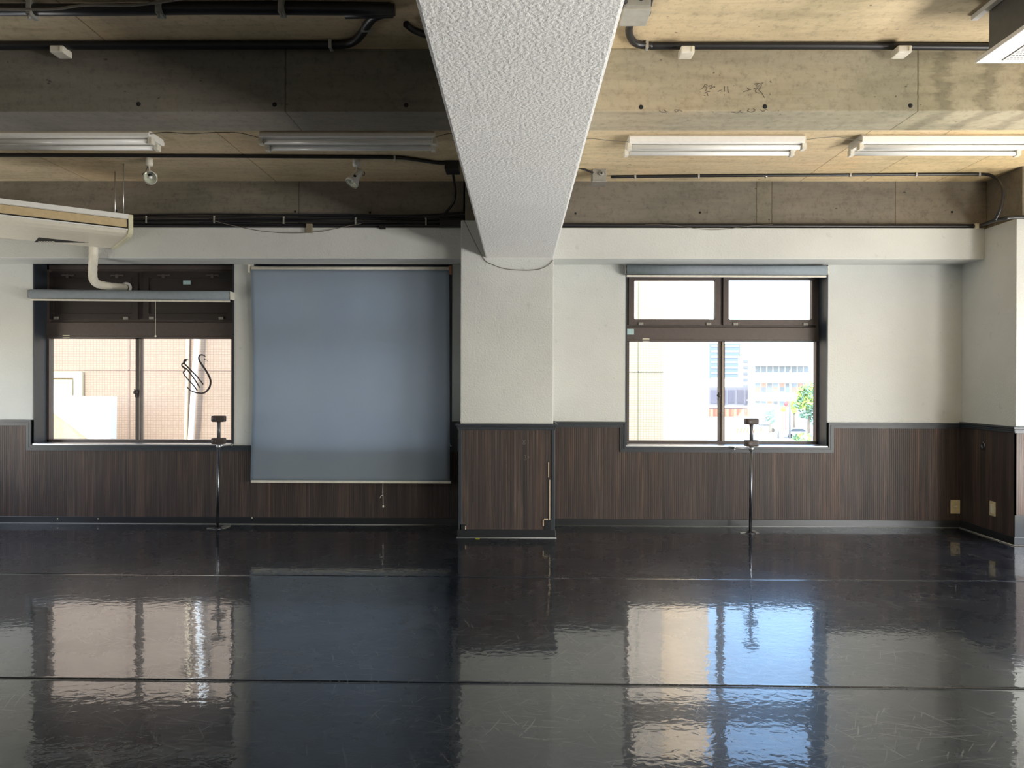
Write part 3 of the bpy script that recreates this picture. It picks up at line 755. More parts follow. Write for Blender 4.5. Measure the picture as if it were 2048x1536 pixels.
# thin feed wires between the fittings
def wire(name, pts, r, mat, label, cat='wire', group=None, n=8):
    return MB().tube(smooth_path(pts, n), r, 7).build(name, M[mat], None, label, cat, group)
z_ = ZC-.006
def S(px, py): return PZ(px, py, z_)
wire('feed_wire', [P(298, 268, 5.14), P(335, 264.5, 5.15), P(380, 267, 5.15), P(440, 264.5, 5.15), P(480, 266, 5.15), P(516, 275, 5.14)], .0022, 'cable', 'thin dark wire joining the two left fluorescent lights', 'wire', 'thin feed wires')
wire('feed_wire', [P(870, 275, 5.16), P(888, 269, 5.17), P(905, 266, 5.17)], .0022, 'cable', 'thin dark wire from left fluorescent light towards the white beam', 'wire', 'thin feed wires')
wire('feed_wire', [P(1172, 278, 5.24), P(1188, 277.5, 5.24), P(1215, 281, 5.24), P(1256, 283, 5.22)], .0022, 'wire', 'thin wire from the white beam to the right fluorescent light', 'wire', 'thin feed wires')
wire('feed_wire', [P(1614, 279, 5.22), P(1650, 275, 5.22), P(1680, 274, 5.22), P(1702, 279, 5.22), P(1724, 282, 5.21)], .0022, 'wire', 'thin wire joining the two right fluorescent lights', 'wire', 'thin feed wires')

# ------------------------------------------------------------------ spotlights
def spot(top, hub, dirv, label, facing):
    t = PZ(*top, ZC)
    d = t.y; h = P(*hub, d-.02)
    root = empty('ceiling_spotlight', (t.x, d, ZC), label, 'spotlight', 'small ceiling spotlights')
    MB().lathe([(0, 0), (.028, 0), (.030, -.045), (.026, -.058), (0, -.06)], Matrix.Translation((t.x, d, ZC)), 18).build('mount', M['white'] if not facing else M['cream'], root)
    dv = Vector(dirv).normalized(); M4 = rot_to(dv, h)
    MB().tube([(t.x, d, ZC-.05), (t.x+.004, d, h.z+.05), h-dv*.02], .007, 8).build('stem', M['cream'], root)
    mb = MB(); mb.lathe([(0, -.075), (.026, -.072), (.030, -.02), (.033, .01), (.050, .045), (.052, .065), (.048, .066)], M4, 22)
    hd = mb.build('lamp_head', M['white'] if not facing else M['cream'], root)
    MB().lathe([(.046, .062), (.034, .040), (.018, .022), (0, .018)], M4, 22).build('reflector', M['bulb'], hd)
    MB().lathe([(0, .055), (.012, .05), (.014, .035), (.008, .02)], M4, 12).build('bulb', M['tube'], hd)
    MB().tube(smooth_path([(t.x-.01, d, ZC-.06), (t.x+(-.025 if facing else .06), d, ZC-.10), (t.x+(-.05 if facing else .055), d, h.z+.02), h-dv*.06], 6), .0028, 6).build('flex', M['cable'], root)
    MB().lathe([(0, -.012), (.010, -.012), (.010, .012), (0, .012)], rot_to((0, 1, 0), h+Vector((.0, -.034, 0))), 12).build('pivot_screw', M['dark'], hd)
spot((298, 317), (304, 353), (.22, -1.0, -.45), 'small cream spotlight above the left window, its bulb facing the room', True)
spot((713, 318), (712, 355), (-.45, -.35, -.8), 'small white spotlight above the drawn blind, pointing down left', False)

# ------------------------------------------------------------------ conduits, cables, boxes
def conduit(pts, r, label, clips=(), mat='black', name='conduit', n=6, clipmat='silver', parts=None):
    path = smooth_path(pts, n)
    for q in path: q.z = min(q.z, ZC-r-.001)
    c0 = path[len(path)//2]
    root = empty(name, c0, label, 'conduit')
    MB().tube(path, r, 10).build('pipe', M[mat], root)
    for p, ax_ in clips:
        if ax_ == 'x': MB().box((p.x-.008, p.y-r-.003, p.z-r-.003), (p.x+.008, p.y+r+.003, min(p.z+r+.004, ZC-.001)), .002).tube([p+Vector((0, 0, -r)), p+Vector((0, -.004, -r-.012))], .004, 6).build('clip', M[clipmat], root)
        else: MB().box((p.x-r-.003, p.y-.008, p.z-r-.003), (p.x+r+.003, p.y+.008, min(p.z+r+.003, ZC-.001)), .002).build('clip', M[clipmat], root)
    return root
def SP(px, py, r): return PZ(px, py, ZC-r)
r = .0135
conduit([SP(-60, 310, r), SP(300, 311, r), SP(600, 313, r), SP(780, 314.5, r), SP(830, 319, r), SP(870, 325, r), SP(896, 326, r)], r, 'black conduit along the left ceiling behind the fluorescent lights', [(SP(790, 315, r), 'x')])
r = .012
cr = conduit([SP(1222, 353.5, r), SP(1400, 351.5, r), SP(1700, 349.5, r), SP(1940, 348, r), SP(1975, 349, r), P(1996, 358, 6.10)+Vector((0, 0, -.005)), P(2005, 375, 5.98-.02), P(2006, 395, 5.95), P(2000, 420, 5.95), P(1990, 440, 6.0)], r,
        'thin black conduit on the right ceiling, curving down the pilaster', [(SP(x, y, r), 'x') for x, y in ((1270, 353), (1397, 351.5), (1532, 351), (1700, 349.5), (1832, 348.5), (1958, 348.3))])
wire('feed_cable', [P(1130, 330, 6.05), P(1160, 336, 6.05), P(1180, 343, 6.06), P(1196, 350, 6.08)], .0085, 'cable', 'black cable entering the small grey box right of the white beam', 'cable')
p = P(1198, 357, 6.10)
jb = empty('junction_box', p, 'small grey junction box on the ceiling right of the white beam', 'junction box', 'grey junction boxes')
MB().box((p.x-.055, 6.06, p.z-.03), (p.x+.055, 6.22, ZC), .005).build('box_body', M['grey'], jb)
MB().box((p.x-.06, 6.055, p.z-.036), (p.x+.06, 6.225, p.z-.030), .002).build('cover', M['silver'], jb)
q = P(1203, 347, 6.05); MB().lathe([(.008, -.01), (.020, -.01), (.020, .03), (.0, .03)], rot_to((.2, 1, 0), q), 14).build('gland', M['grey'], jb)
# black box beside the beam on the left, cable loop below it
p = P(905, 333, 5.9)
MB().box((p.x-.055, 5.82, p.z-.045), (p.x+.055, 5.98, ZC), .006).build('black_ceiling_box', M['black'], None, 'black box on the ceiling against the left side of the white beam', 'junction box')
wire('cable_loop', [P(905, 344, 5.95), P(908, 360, 6.1), P(911, 385, 6.3), P(907, 405, 6.38), P(896, 420, 6.39), P(885, 432, 6.37)], .011, 'cable', 'black cable hanging in a loop down the rear beam left of column', 'cable')

# front conduit lines
r = .021
conduit([SP(-60, 91, r), SP(300, 90, r), SP(600, 89.5, r), SP(680, 89, r), SP(708, 82, r), SP(724, 66, r), SP(735, 48, r), SP(748, 34, r), SP(772, 25, r)], r,
        'black conduit along the top left of the cross beam, bending away', [(SP(662, 89.5, r), 'x'), (SP(733, 54, r), 'y')])
r = .0185
conduit([SP(1262, 44, r), SP(1258, 58, r), SP(1261, 74, r), SP(1273, 87, r), SP(1300, 91, r), SP(1345, 91.5, r), SP(1700, 91.5, r), SP(2100, 94, r)], r,
        'black conduit along the top right of the cross beam', [(SP(1293, 91, r), 'x')], n=8)
# thick black ducting left, near the camera
a = SP(-60, 19, .035); b = SP(790, 19.5, .035)
td = empty('cable_duct', (a+b)/2, 'thick black ducting across the upper left ceiling', 'duct')
MB().tube([a, SP(200, 19.5, .035), SP(420, 17, .035), SP(700, 18.5, .035), b], .026, 12).tube([SP(300, 13, .02), SP(560, 11, .02), SP(780, 14, .02)], .020, 10).tube([SP(690, 24, .03), SP(785, 22, .03)], .030, 10).build('duct_run', M['black'], td)
for x, y in ((66, 22), (322, 18), (565, 16)):
    p = SP(x, y, .04); MB().box((p.x-.012, p.y-.034, p.z-.032), (p.x+.010, p.y+.03, ZC), .003).tube([p+Vector((0, -.03, -.03)), p+Vector((.008, -.035, -.055))], .007, 8).build('clamp', M['grey'], td)
wire('loose_cable', [SP(-40, 18, .06), SP(100, 18.5, .06), SP(170, 10, .05), SP(260, 10.5, .05), SP(330, 3, .04), SP(400, -8, .04)], .006, 'wire', 'thin grey cable lying along the thick black ducting', 'cable')
wire('short_cable', [SP(812, 48, .03), SP(824, 58, .03), SP(842, 66, .03), SP(870, 74, .03)], .017, 'black', 'short black cable end disappearing over the white beam, left side', 'cable')
# outlet boxes on the beam top
for q, d, lab in (((115, 99), by0-.118, 'small cream outlet box under the black conduit, far left of the cross beam'), ((1375, 100), by0-.118, 'small cream outlet box on the cross beam nearest the white beam'), ((1808, 99), by0-.118, 'small cream outlet box on the cross beam near the grey air conditioner')):
    p = P(*q, d); r_ = empty('outlet_box', p, lab, 'outlet box', 'cream outlet boxes on the beam')
    MB().box((p.x-.034, d-.012, p.z-.018), (p.x+.034, d+.07, p.z+.017), .006).build('box_body', M['cream'], r_)
    MB().box((p.x+.016, d-.015, p.z-.012), (p.x+.026, d-.006, p.z+.012), .002).build('tab', M['ivory'], r_)
# grey junction box top, right of the white beam, cables behind
a = PZ(1264, 50, 2.93)
jb = empty('junction_box', a, 'large grey junction box at the top edge right of the white beam', 'junction box', 'grey junction boxes')
x0 = P(1240, 50, a.y).x; x1 = P(1290, 50, a.y).x
MB().box((x0, a.y-.16, 2.935), (x1, a.y, ZC), .006).build('box_body', M['grey'], jb)
MB().box((x0-.004, a.y-.155, 2.925), (x1+.004, a.y+.003, 2.938), .003).build('cover', plain('lighter_grey_cover', (.36, .35, .31), .5), jb)
for i, pts in enumerate(([SP(1246, 14, .05), SP(1252, 8, .04), SP(1246, -4, .05)], [SP(1275, 22, .05), SP(1283, 10, .03), SP(1281, -10, .03)])):
    wire('box_cable', [(Vector(q)) for q in pts], .012, 'cable', ('black cable stub at the left of the large grey junction box', 'black cable rising behind the large grey junction box')[i], 'cable')
wire('box_cable', [SP(1290, 31, .03), SP(1297, 27, .02), SP(1299, 12, .02), SP(1304, -8, .02)], .011, 'cable', 'black cable curving up from the right side of the large grey junction box', 'cable')

# bundle along the ledge over the left windows
Ly = 6.405
def led(px, py, k=0): return P(px, py, Ly-.020*k)
for i, (y0, amp, rr, k) in enumerate(((430, 1.6, .0085, 0), (434.5, 1.2, .011, 1), (439, 1.8, .012, 0), (443.5, 1.2, .011, 1), (448, 1.5, .013, 0), (452, 1.0, .013, 1), (431, 2.6, .006, 1))):
    pts = [led(x, y0 + amp*math.sin(x*.011+i*1.7) + (6*(1-(x-840)/85.0 if False else 0)) - (max(0, x-850)*.06 if i < 3 else 0), k) for x in range(200, 941, 60)] + [led(935, y0-(6 if i < 3 else 0), k)]
    MB().tube(smooth_path(pts, 4), rr*.82, 8).build('black_cable', M['cable'], None, 'black cable in the bundle over the left windows, '+('topmost thick one', 'second thick one from the top', 'third thick one from the top', 'fourth thick one from the top', 'second thick one from the bottom', 'lowest, on the white ledge', 'the thinnest one')[i], 'cable', 'bundled black cables over the left windows')
for (x, y), lb in zip(((292, 433), (428, 433), (567, 434.5), (711, 436), (852, 437)), ('just right of the air conditioner', 'where the sagging wire starts', 'left of the small brown box', 'right of the small brown box', 'nearest the column')):
    p = led(x, y, 1.9); MB().lathe([(0, -.006), (.008, -.004), (.009, .004), (.006, .006)], rot_to((0, 1, 0), p), 12).box((p.x-.006, p.y, p.z-.055), (p.x+.006, p.y+.005, p.z+.006)).build('cable_cleat', M['grey'], None, 'small pale cleat on the black cable bundle, '+lb, 'cleat', 'cable cleats over the left windows')
MB().box((led(880, 450, 1.3).x, Ly-.045, led(0, 456).z+.002), (cx0-.004, Ly+.01, led(900, 441).z), .004).build('trunking_end', M['black'], None, 'black trunking piece on the ledge beside the column', 'trunking')
wire('sagging_wire', [led(425, 441, 1.9), led(470, 452, 2), led(530, 463, 2), led(585, 466, 2), led(640, 463, 2), led(690, 453, 2), led(722, 447, 1.9)], .003, 'wire', 'thin grey wire sagging below the cable bundle over the blind', 'wire')
p = led(618.5, 457, 2.2); MB().box((p.x-.025, 6.35, p.z-.036), (p.x+.025, 6.378, p.z+.04), .003).build('small_box', plain('brown_grey_tag', (.22, .19, .13), .6), None, 'small brown box on the white ledge above the drawn blind', 'box')
p = led(765, 455, 2); MB().box((p.x-.025, 6.35, p.z-.014), (p.x+.025, 6.378, p.z+.02), .003).build('small_clip', M['black'], None, 'small black clip at the lower edge of the cable bundle', 'clip')
# right bay: flat black conduit on the ledge
mb_root = empty('ledge_conduit', P(1540, 452, Ly), 'flat black conduit lying on the ledge above the right window', 'conduit')
MB().tube(smooth_path([P(1095, 450.5, Ly), P(1300, 451.5, Ly), P(1600, 452, Ly), P(1800, 452.5, Ly), P(1952, 452.5, Ly)], 5), .018, 10).build('pipe', M['black'], mb_root)
p = P(1953, 453, Ly-.01); MB().box((p.x-.018, p.y-.02, p.z-.022), (p.x+.012, p.y+.02, p.z+.024), .004).build('coupling', M['ivory'], mb_root)
wire('ledge_wire', [P(1290, 449, Ly-.02), P(1340, 450, Ly-.03), P(1400, 458, 6.372), P(1440, 459, 6.372), P(1500, 452, Ly-.03), P(1545, 449, Ly-.02)], .002, 'wire', 'thin wire drooping over the ledge above the right window', 'wire')
wire('pilaster_cable', [P(1960, 452, 6.40), P(1975, 446, 6.25), P(1990, 441, 6.1), P(2008, 437, 5.95), P(2030, 434, 5.93), P(2070, 434, 5.93)], .016, 'black', 'thick black cable wrapping round the top of the right pilaster', 'cable')
# hanging wire on the column below the beam
wire('drooping_wire', [P(928, 440, CY-.02), P(945, 475, CY-.012), P(968, 518, CY-.008), P(985, 529, CY-.008), P(1010, 537.5, CY-.008), P(1045, 540.5, CY-.008), P(1075, 539, CY-.008), P(1095, 531, CY-.008), P(1106, 520, CY-.008)], .0030, 'wire', 'thin wire drooping across the column just under the big white beam', 'wire')

# ------------------------------------------------------------------ ballet barre supports
def barre(px, top, low, base_y, wall_q, label):
    b = PZ(px-2.5, base_y, .0); d = b.y
    root = empty('barre_post', (b.x, d, 0), label, 'barre support', 'ballet barre support posts')
    t = P(px, top, d); l = P(px, low, d); x = t.x
    MB().tube([(b.x, d, .008), (l.x, d, l.z)], .0125, 14).build('post', M['chrome'], root)
    MB().tube([(l.x, d, l.z), (x, d, t.z)], .0155, 14).build('upper_rod', plain('grey_steel_rod', (.16, .16, .17), .4, .5), root)
    for zz, nm in ((t.z, 'barre_holder'), (l.z, 'barre_holder')):
        MB().box((x-.056, d-.035, zz-.027), (x+.056, d+.035, zz+.027), .012).lathe([(0, -.004), (.020, -.004), (.022, .0), (.022, .01)], rot_to((0, 1, 0), (x-.03, d-.034, zz)), 14).build(nm, M['brownblock'], root)
    MB().lathe([(0, 0.012), (.020, .012), (.028, .006), (.046, .004), (.046, 0), (0, 0)], Matrix.Translation((b.x, d, 0)), 20).build('floor_flange', M['chrome'], root)
    MB().box((b.x-.09, d-.012, 0.0005), (b.x+.02, d+.012, .006), .002).box((b.x+.01, d-.010, .0005), (b.x+.07, d+.12, .005), .002).build('floor_strap', M['grey'], root)
    q = P(*wall_q, WY-.04)
    MB().tube([(x, d, l.z-.045), q], .006, 8).tube([q+Vector((0, 0, 0)), q+Vector((0, .035, 0))], .010, 8).build('wall_arm', M['silver'], root)
    MB().lathe([(.013, -.02), (.019, -.02), (.019, .02), (.013, .02)], Matrix.Translation((x, d, l.z-.045)), 14).build('collar', M['silver'], root)
barre(437.5, 837.5, 882, 1057, (463, 890), 'slim steel barre post with brown holders before the left window')
barre(1503, 843, 886.5, 1066, (1470, 897), 'slim steel barre post with brown holders before the right window')

# ------------------------------------------------------------------ outlets and small wall things
a = P(1901, 1027, WY-.014); b = P(1919.5, 1000, WY-.014)
so = empty('wall_outlet', ((a.x+b.x)/2, WY-.012, a.z), 'brass coloured outlet plate on the panelling left of the corner', 'outlet')
MB().box((a.x, WY-.020, a.z), (b.x, WY-.012, b.z), .002).build('plate', M['brass'], so)
cx = (a.x+b.x)/2; czz = (a.z+b.z)/2
MB().box((cx-.016, WY-.023, czz-.006), (cx+.016, WY-.019, czz+.010), .002).build('socket', M['ivory'], so)
def onpil(px, py):                       # point on the pilaster's side plane
    r_ = ray(px, py); return CAM + r_*((RX-.012)/r_.x)
a = onpil(1979.5, 1029); b = onpil(1992, 1005)
so = empty('wall_outlet', ((RX-.01), (a.y+b.y)/2, b.z-.06), 'brass framed outlet with cream insert on the side of the right pilaster', 'outlet')
yc = (a.y+b.y)/2; zc_ = (a.z+b.z)/2
MB().box((RX-.018, yc-.037, zc_-.060), (RX-.010, yc+.037, zc_+.060), .002).build('plate', M['brass'], so)
MB().box((RX-.021, yc-.018, zc_-.036), (RX-.016, yc+.018, zc_+.036), .002).build('socket', M['ivory'], so)
p = onpil(1966, 891)
MB().lathe([(.030, 0), (.034, .004), (.026, .010), (.020, .003), (0, .002)], rot_to((-1, 0, 0), (RX-.010, p.y, p.z)), 20).build('wall_ring', M['chrome'], None, 'small round metal ring fixed to the side of the right pilaster', 'ring')
p = PZ(955, 1078, 0); MB().box((p.x-.017, p.y-.012, .0022), (p.x+.017, p.y+.016, .0045), .001).build('tape_scrap', M['yellow'], None, 'tiny yellow tape scrap on the floor before the column', 'tape')
for q, lb in (((115, 1037.5), 'leftmost, under the left window'), ((196, 1037.5), 'middle one, under the left window'), ((504, 1036), 'rightmost, below the left edge of the drawn blind')):
    p = P(*q, WY-.020); MB().lathe([(0, -.003), (.005, -.002), (.006, .002)], rot_to((0, 1, 0), p), 10).build('screw_head', M['ivory'], None, 'tiny pale screw head above the baseboard, '+lb, 'screw', 'screw heads along the left baseboard')

# ------------------------------------------------------------------ outside: opposite building seen through the left and right windows
TY = 12.0
tb = empty('tiled_building', (-1.2, TY, -7), 'peach tiled building close outside the left window', 'building')
tx1 = P(1326, 760, TY).x
MB().box((-11, TY, -7), (P(700, 760, TY).x, TY+6, 9)).build('tiled_wall', M['tile'], tb)
MB().box((P(700, 760, TY).x, TY, -7), (tx1, TY+6, 9)).build('tiled_wall', M['tile2'], tb, 'cream tiled wall section')
jm = plain('brown_joint', (.26, .18, .14), .8); jm2 = plain('olive_joint', (.25, .24, .16), .8)
zj = P(270, 740.5, TY).z; zj2 = P(1290, 744, TY).z
MB().box((-11, TY-.006, zj-.008), (P(700, 760, TY).x, TY, zj+.008)).box((P(258.5, 760, TY).x-.012, TY-.006, -7), (P(258.5, 760, TY).x+.012, TY, 9)).build('expansion_joint', jm, tb)
MB().box((P(700, 760, TY).x, TY-.006, zj2-.008), (tx1, TY, zj2+.008)).box((P(1276.5, 760, TY).x-.01, TY-.006, -7), (P(1276.5, 760, TY).x+.01, TY, 9)).build('expansion_joint', jm2, tb)
# sunlit cream block beyond it
MB().box((tx1, TY+.3, -7), (P(1418, 760, TY+.3).x, TY+5, 9)).build('rendered_building', M['render'], None, 'plain cream sunlit building edge beside the tiled wall, right window', 'building')
# door surround, stairs parapet and downpipe
a = rpx(95, 165, 743.5, 800, TY-.05)
fr = MB(); fr.box((a[0], TY-.06, a[3]-.10), (a[1], TY-.002, a[3])); fr.box((a[1]-.14, TY-.06, -1.5), (a[1], TY-.002, a[3]-.10)); fr.box((a[0], TY-.08, a[3]-.17), (a[1]-.15, TY-.02, a[3]-.13)); fr.box((a[1]-.19, TY-.08, -1.5), (a[1]-.15, TY-.02, a[3]-.17))
dr = empty('outside_doorway', ((a[0]+a[1])/2, TY, 0), 'cream framed white doorway on the tiled building, left window', 'doorway')
fr.build('door_frame', plain('cream_door_frame', (.62, .55, .36), .7), dr)
MB().box((a[0]-.3, TY-.03, -1.5), (a[1]-.17, TY-.002, a[3]-.17)).build('door_leaf', M['extwhite'], dr)
SY = 11.0
q = [P(80, 806, SY), P(104, 799.5, SY), P(160, 794, SY), P(220.5, 794, SY), P(219.5, 940, SY), P(256, 940, SY), P(182, 882.5, SY), P(101, 821, SY), P(80, 806, SY)][:]
poly = [P(60, 790, SY), P(101, 790, SY), P(160, 793.5, SY), P(221, 793.5, SY), P(219.5, 912, SY), P(182, 883, SY), P(101, 821, SY), P(60, 790, SY)+Vector((0, 0, -.02))]
st_ = empty('outside_staircase', P(150, 940, SY), 'sunlit white stair parapet outside the left window', 'staircase')
MB().prism(poly, (0, .18, 0)).build('parapet', M['extwhite'], st_)
poly = [P(101, 822, SY), P(182, 884, SY), P(219.5, 913, SY), P(219, 1000, SY), P(60, 1000, SY), P(60, 792, SY)]
MB().prism([p+Vector((0, .02, 0)) for p in poly], (0, .14, 0)).build('stair_side', M['exttan'], st_)
a = P(395, 660, TY-.16); b = P(380, 900, TY-.16)
dp = empty('downpipe', b, 'white sunlit downpipe on the tiled building behind the swan sticker', 'pipe')
MB().tube([a+(a-b)*2, b-(a-b)*2], .043, 14).build('pipe', M['extwhite'], dp)
a = P(376, 660, TY-.045); b = P(371, 900, TY-.045)
MB().tube([a+(a-b)*2, b-(a-b)*2], .03, 8).build('side_conduit', plain('cream_conduit', (.70, .56, .38), .7), dp)

# ------------------------------------------------------------------ outside: the street far behind the right window
GZ = -7.0
struct(MB().box((-40, 7.6, GZ-.3), (220, 420, GZ)), 'ground', plain('pale_asphalt', (.62, .60, .58), .9, scale=.3))
ext = lambda c, r=.8: plain('ext_paint', c, r, vary=.06)
def bld(name, x0, x1, ytop, d, dep, mat, label, ybot=None):
    a = P(x0, ytop, d); b = P(x1, ytop, d)
    o = empty(name, ((a.x+b.x)/2, d, GZ), label, 'building')
    MB().box((a.x, d, GZ), (b.x, d+dep, a.z)).build('wall', mat, o)
    return o, a, b
# distant blue tower
o, a, b = bld('office_tower', 1419, 1481, 687, 210, 6, ext((.135, .175, .255), .4), 'distant blue tower, tallest building in the right window')
mb = MB()
for k in range(14):
    mb.box((a.x+.4, 209.85, a.z-1.0-k*1.5), (b.x-.4, 210, a.z-.4-k*1.5))
mb.build('window_bands', ext((.25, .32, .41), .3), o)
# white long building / elevated walkway in front of it
o, a, b = bld('white_block', 1400, 1493, 757, 175, 3, ext((.92, .91, .88)), 'low white block directly below the blue tower')
o, a, b = bld('grey_office', 1415, 1503, 774, 150, 3, ext((.20, .195, .225)), 'grey low building with dark windows behind the red fence')
for k in range(5):
    x = a.x+.6+k*1.75; MB().box((x, 149.9, a.z-3.2), (x+1.35, 150, a.z-.6)).build('window', ext((.13, .125, .16), .3), o)
MB().box((a.x, 149.6, a.z-4.1), (b.x, 150, a.z-3.7)).build('ledge', ext((.9, .9, .9)), o)
# narrow building with fire stairs
o, a, b = bld('narrow_building', 1484, 1512, 712, 165, 3, ext((.42, .42, .44)), 'narrow pale building between blue tower and balcony flats')
for k in range(9): 
    z = a.z-.9-k*1.35; MB().box((a.x+.3, 164.8, z-.55), (a.x+1.25, 165, z)).build('window', ext((.16, .17, .20), .3), o)
    MB().box((a.x+1.7, 164.8, z-.55), (a.x+2.6, 165, z)).build('window', ext((.16, .17, .20), .3), o)
# apartment block with balconies
d = 140
o, a, b = bld('balcony_flats', 1506, 1622, 727, d, 3, ext((.50, .495, .49)), 'white apartment block with long balconies in the right window')  # wall colour greyed as painted shade behind the white balconies
for k, (yt, yb) in enumerate(((718, 730), (746, 764), (785, 800))):
    pa = P(1500, yt, d-2); pb2 = P(1624, yb, d-2)
    MB().box((pa.x, d-1.6, pb2.z), (pb2.x, d-1.4, pa.z)).box((pa.x, d-1.6, pb2.z-.2), (pb2.x, d, pb2.z)).build('balcony', ext((.95, .95, .93)), o)
for k, (yt, yb) in enumerate(((732, 744), (766, 774), (774, 785), (802, 815))):
    for j in range(9):
        xa = 1511+j*12.2
        pa = P(xa, yt, d); pb2 = P(xa+8.5, yb, d)
        MB().box((pa.x, d-.08, pb2.z), (pb2.x, d, pa.z)).build('window', ext(((.20, .225, .25), (.26, .31, .39), (.46, .27, .20))[(j+k) % 3 if k != 0 else 0], .3), o)
# construction fence, red and orange
def fence(name, x0, x1, yt, yb, d, cols, n, label, cat='fence'):
    a = P(x0, yb, d); b = P(x1, yt, d); o = empty(name, (a.x, d, a.z), label, cat)
    wdt = (b.x-a.x)/n
    for i in range(n): MB().box((a.x+i*wdt, d, a.z), (a.x+(i+.86)*wdt, d+.1, b.z)).build('panel', cols[i % len(cols)], o)
    MB().box((a.x, d+.1, GZ), (a.x+.1, d+.2, b.z)).box((b.x-.1, d+.1, GZ), (b.x, d+.2, b.z)).build('post', cols[0], o)
fence('red_fence', 1416, 1500, 818, 833, 132, [ext((.60, .15, .08)), ext((.62, .26, .14)), ext((.48, .10, .06))], 16, 'red and orange construction fence below the grey office')
a = P(1405, 852, 131); b = P(1498, 834, 131)
MB().box((a.x, 131, GZ), (b.x, 131.2, b.z)).build('white_filler', ext((.92, .91, .90)), None, 'plain white hoarding added for pale road under the red construction fence', 'filler')  # white box added where bright road belongs, covers the office foot
a = P(1472, 866, 118); b = P(1532, 855, 118)
o = empty('striped_barrier', (a.x, 118, a.z), 'orange and white striped road barrier at the foot of the street', 'barrier')
MB().box((a.x, 118, a.z), (b.x, 118.1, b.z)).box((a.x+.2, 118, GZ), (a.x+.35, 118.1, a.z)).box((b.x-.35, 118, GZ), (b.x-.2, 118.1, a.z)).build('board', ext((.95, .90, .84)), o)
mb = MB(); nst = 9; ww = (b.x-a.x)/nst
for i in range(nst):
    x = a.x+i*ww; mb.prism([(x+.02, 117.99, a.z+.05), (x+ww*.45, 117.99, a.z+.05), (x+ww*.95, 117.99, b.z-.05), (x+ww*.5, 117.99, b.z-.05)], (0, -.02, 0))
mb.build('stripes', ext((.58, .14, .04)), o)
# utility poles and cables
for i, (x, yt) in enumerate(((1557, 775), (1580, 740))):
    p = P(x, yt, 112); MB().tube([(p.x, 112, GZ), (p.x, 112, p.z)], [.16, .11], 10).box((p.x-.9, 111.9, p.z-.7), (p.x+.9, 112.05, p.z-.55)).build('utility_pole', ext((.26, .26, .26)), None, ('shorter grey utility pole in front of the balcony flats', 'taller grey utility pole nearest the tree at right')[i], 'pole', 'grey utility poles in the street')
# trees and shrubs
def tree(x, ytop, ybot, w_, d, cols, label, n=420, trunk=True):
    a = P(x-w_/2, ybot, d); b = P(x+w_/2, ytop, d); c = (a+b)/2; rx = (b.x-a.x)/2; rz = (b.z-a.z)/2
    o = empty('street_tree' if trunk else 'shrub', (c.x, d, GZ), label, 'tree' if trunk else 'shrub')
    for q, colr in enumerate(cols):
        mb = MB()
        for _ in range(n//len(cols)):
            while True:
                t = Vector([random.uniform(-1, 1) for _ in range(3)])
                if t.length < 1 and (q == 0 or t.z > -.3): break
            k = 1+.25*math.sin(t.x*5+q)*math.cos(t.z*6)
            p = Vector((c.x+t.x*rx*k, d+t.y*rx, c.z+t.z*rz*k)); s_ = random.uniform(.18, .42)
            n1 = Vector([random.uniform(-1, 1) for _ in range(3)]).normalized(); n2 = n1.orthogonal().normalized()
            mb.prism([p+n1*s_, p+n2*s_*.7, p-n1*s_, p-n2*s_*.7], n1.cross(n2)*.03)
        mb.build('foliage', colr, o)
    if trunk: MB().tube([(c.x, d, GZ), (c.x+.1, d, c.z)], [.25, .12], 8).build('trunk', ext((.2, .16, .12)), o)
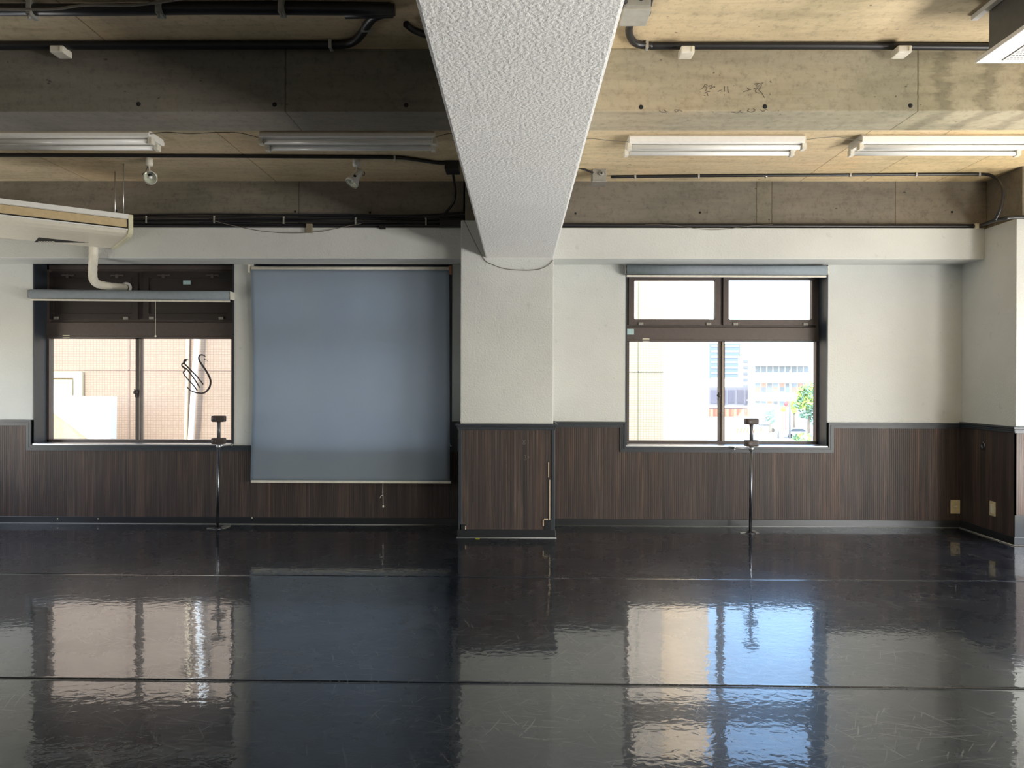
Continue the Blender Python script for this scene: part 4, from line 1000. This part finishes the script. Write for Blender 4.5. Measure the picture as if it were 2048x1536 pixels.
gr = plain('dark_leaves', (.20, .34, .24), .7, vary=.3); yg = plain('yellow_green_leaves', (.55, .72, .16), .7, vary=.3); bgm = plain('blue_green_leaves', (.24, .42, .36), .7, vary=.2)
tree(1617, 768, 842, 48, 108, [gr, yg], 'big green tree at the right edge of the right window', 900)
tree(1541, 817, 846, 21, 125, [bgm], 'round blue-green tree before the balcony flats', 400)
tree(1604, 868, 882, 36, 92, [yg, gr], 'low yellow-green hedge at the lower right of the street view', 400, False)
tree(1588, 800, 826, 12, 122, [yg], 'small yellow-green tree beside the taller utility pole', 160)
# parked cars, small and pale
def car(x, y, d, colr, label):
    p = P(x, y, d); z = GZ; o = empty('parked_car', (p.x, d, z), label, 'car', 'parked cars in the street')
    prof = [(-2.1, .35), (-2.1, .85), (-1.5, .95), (-1.0, 1.45), (.7, 1.45), (1.4, .95), (2.1, .85), (2.1, .35)]
    MB().prism([(p.x+a_, d, z+b_) for a_, b_ in prof], (0, 1.7, 0)).build('car_body', colr, o)
    MB().prism([(p.x+a_, d-.01, z+b_) for a_, b_ in ((-1.3, .98), (-.95, 1.38), (.6, 1.38), (1.15, .98))], (0, -.02, 0)).build('side_window', ext((.1, .12, .14), .2), o)
    for s_ in (-1.3, 1.3): MB().lathe([(0, 0), (.33, 0), (.33, .2), (0, .2)], rot_to((0, 1, 0), (p.x+s_, d-.03, z+.33)), 16).build('wheel', M['dark'], o)
car(1530, 846, 126, ext((.55, .56, .60), .4), 'grey car parked behind the striped barrier')
car(1598, 850, 113, ext((.85, .86, .88), .4), 'white car parked under the big green tree')
a = P(1567, 818, 118); MB().lathe([(0, 0), (.45, 0), (.45, .08), (0, .08)], rot_to((0, 1, 0), a), 18).tube([(a.x+.0, 118.1, GZ), (a.x, 118.1, a.z)], .05, 6).build('street_sign', ext((.85, .70, .12)), None, 'small round yellow street sign between the utility poles', 'sign')
a = P(1572, 808, 119.5); MB().lathe([(0, 0), (.3, 0), (.3, .08), (0, .08)], rot_to((0, 1, 0), a), 18).tube([(a.x+.0, 119.6, GZ), (a.x, 119.6, a.z)], .05, 6).build('street_sign', ext((.75, .12, .12)), None, 'small round red street sign beside the yellow one', 'sign')
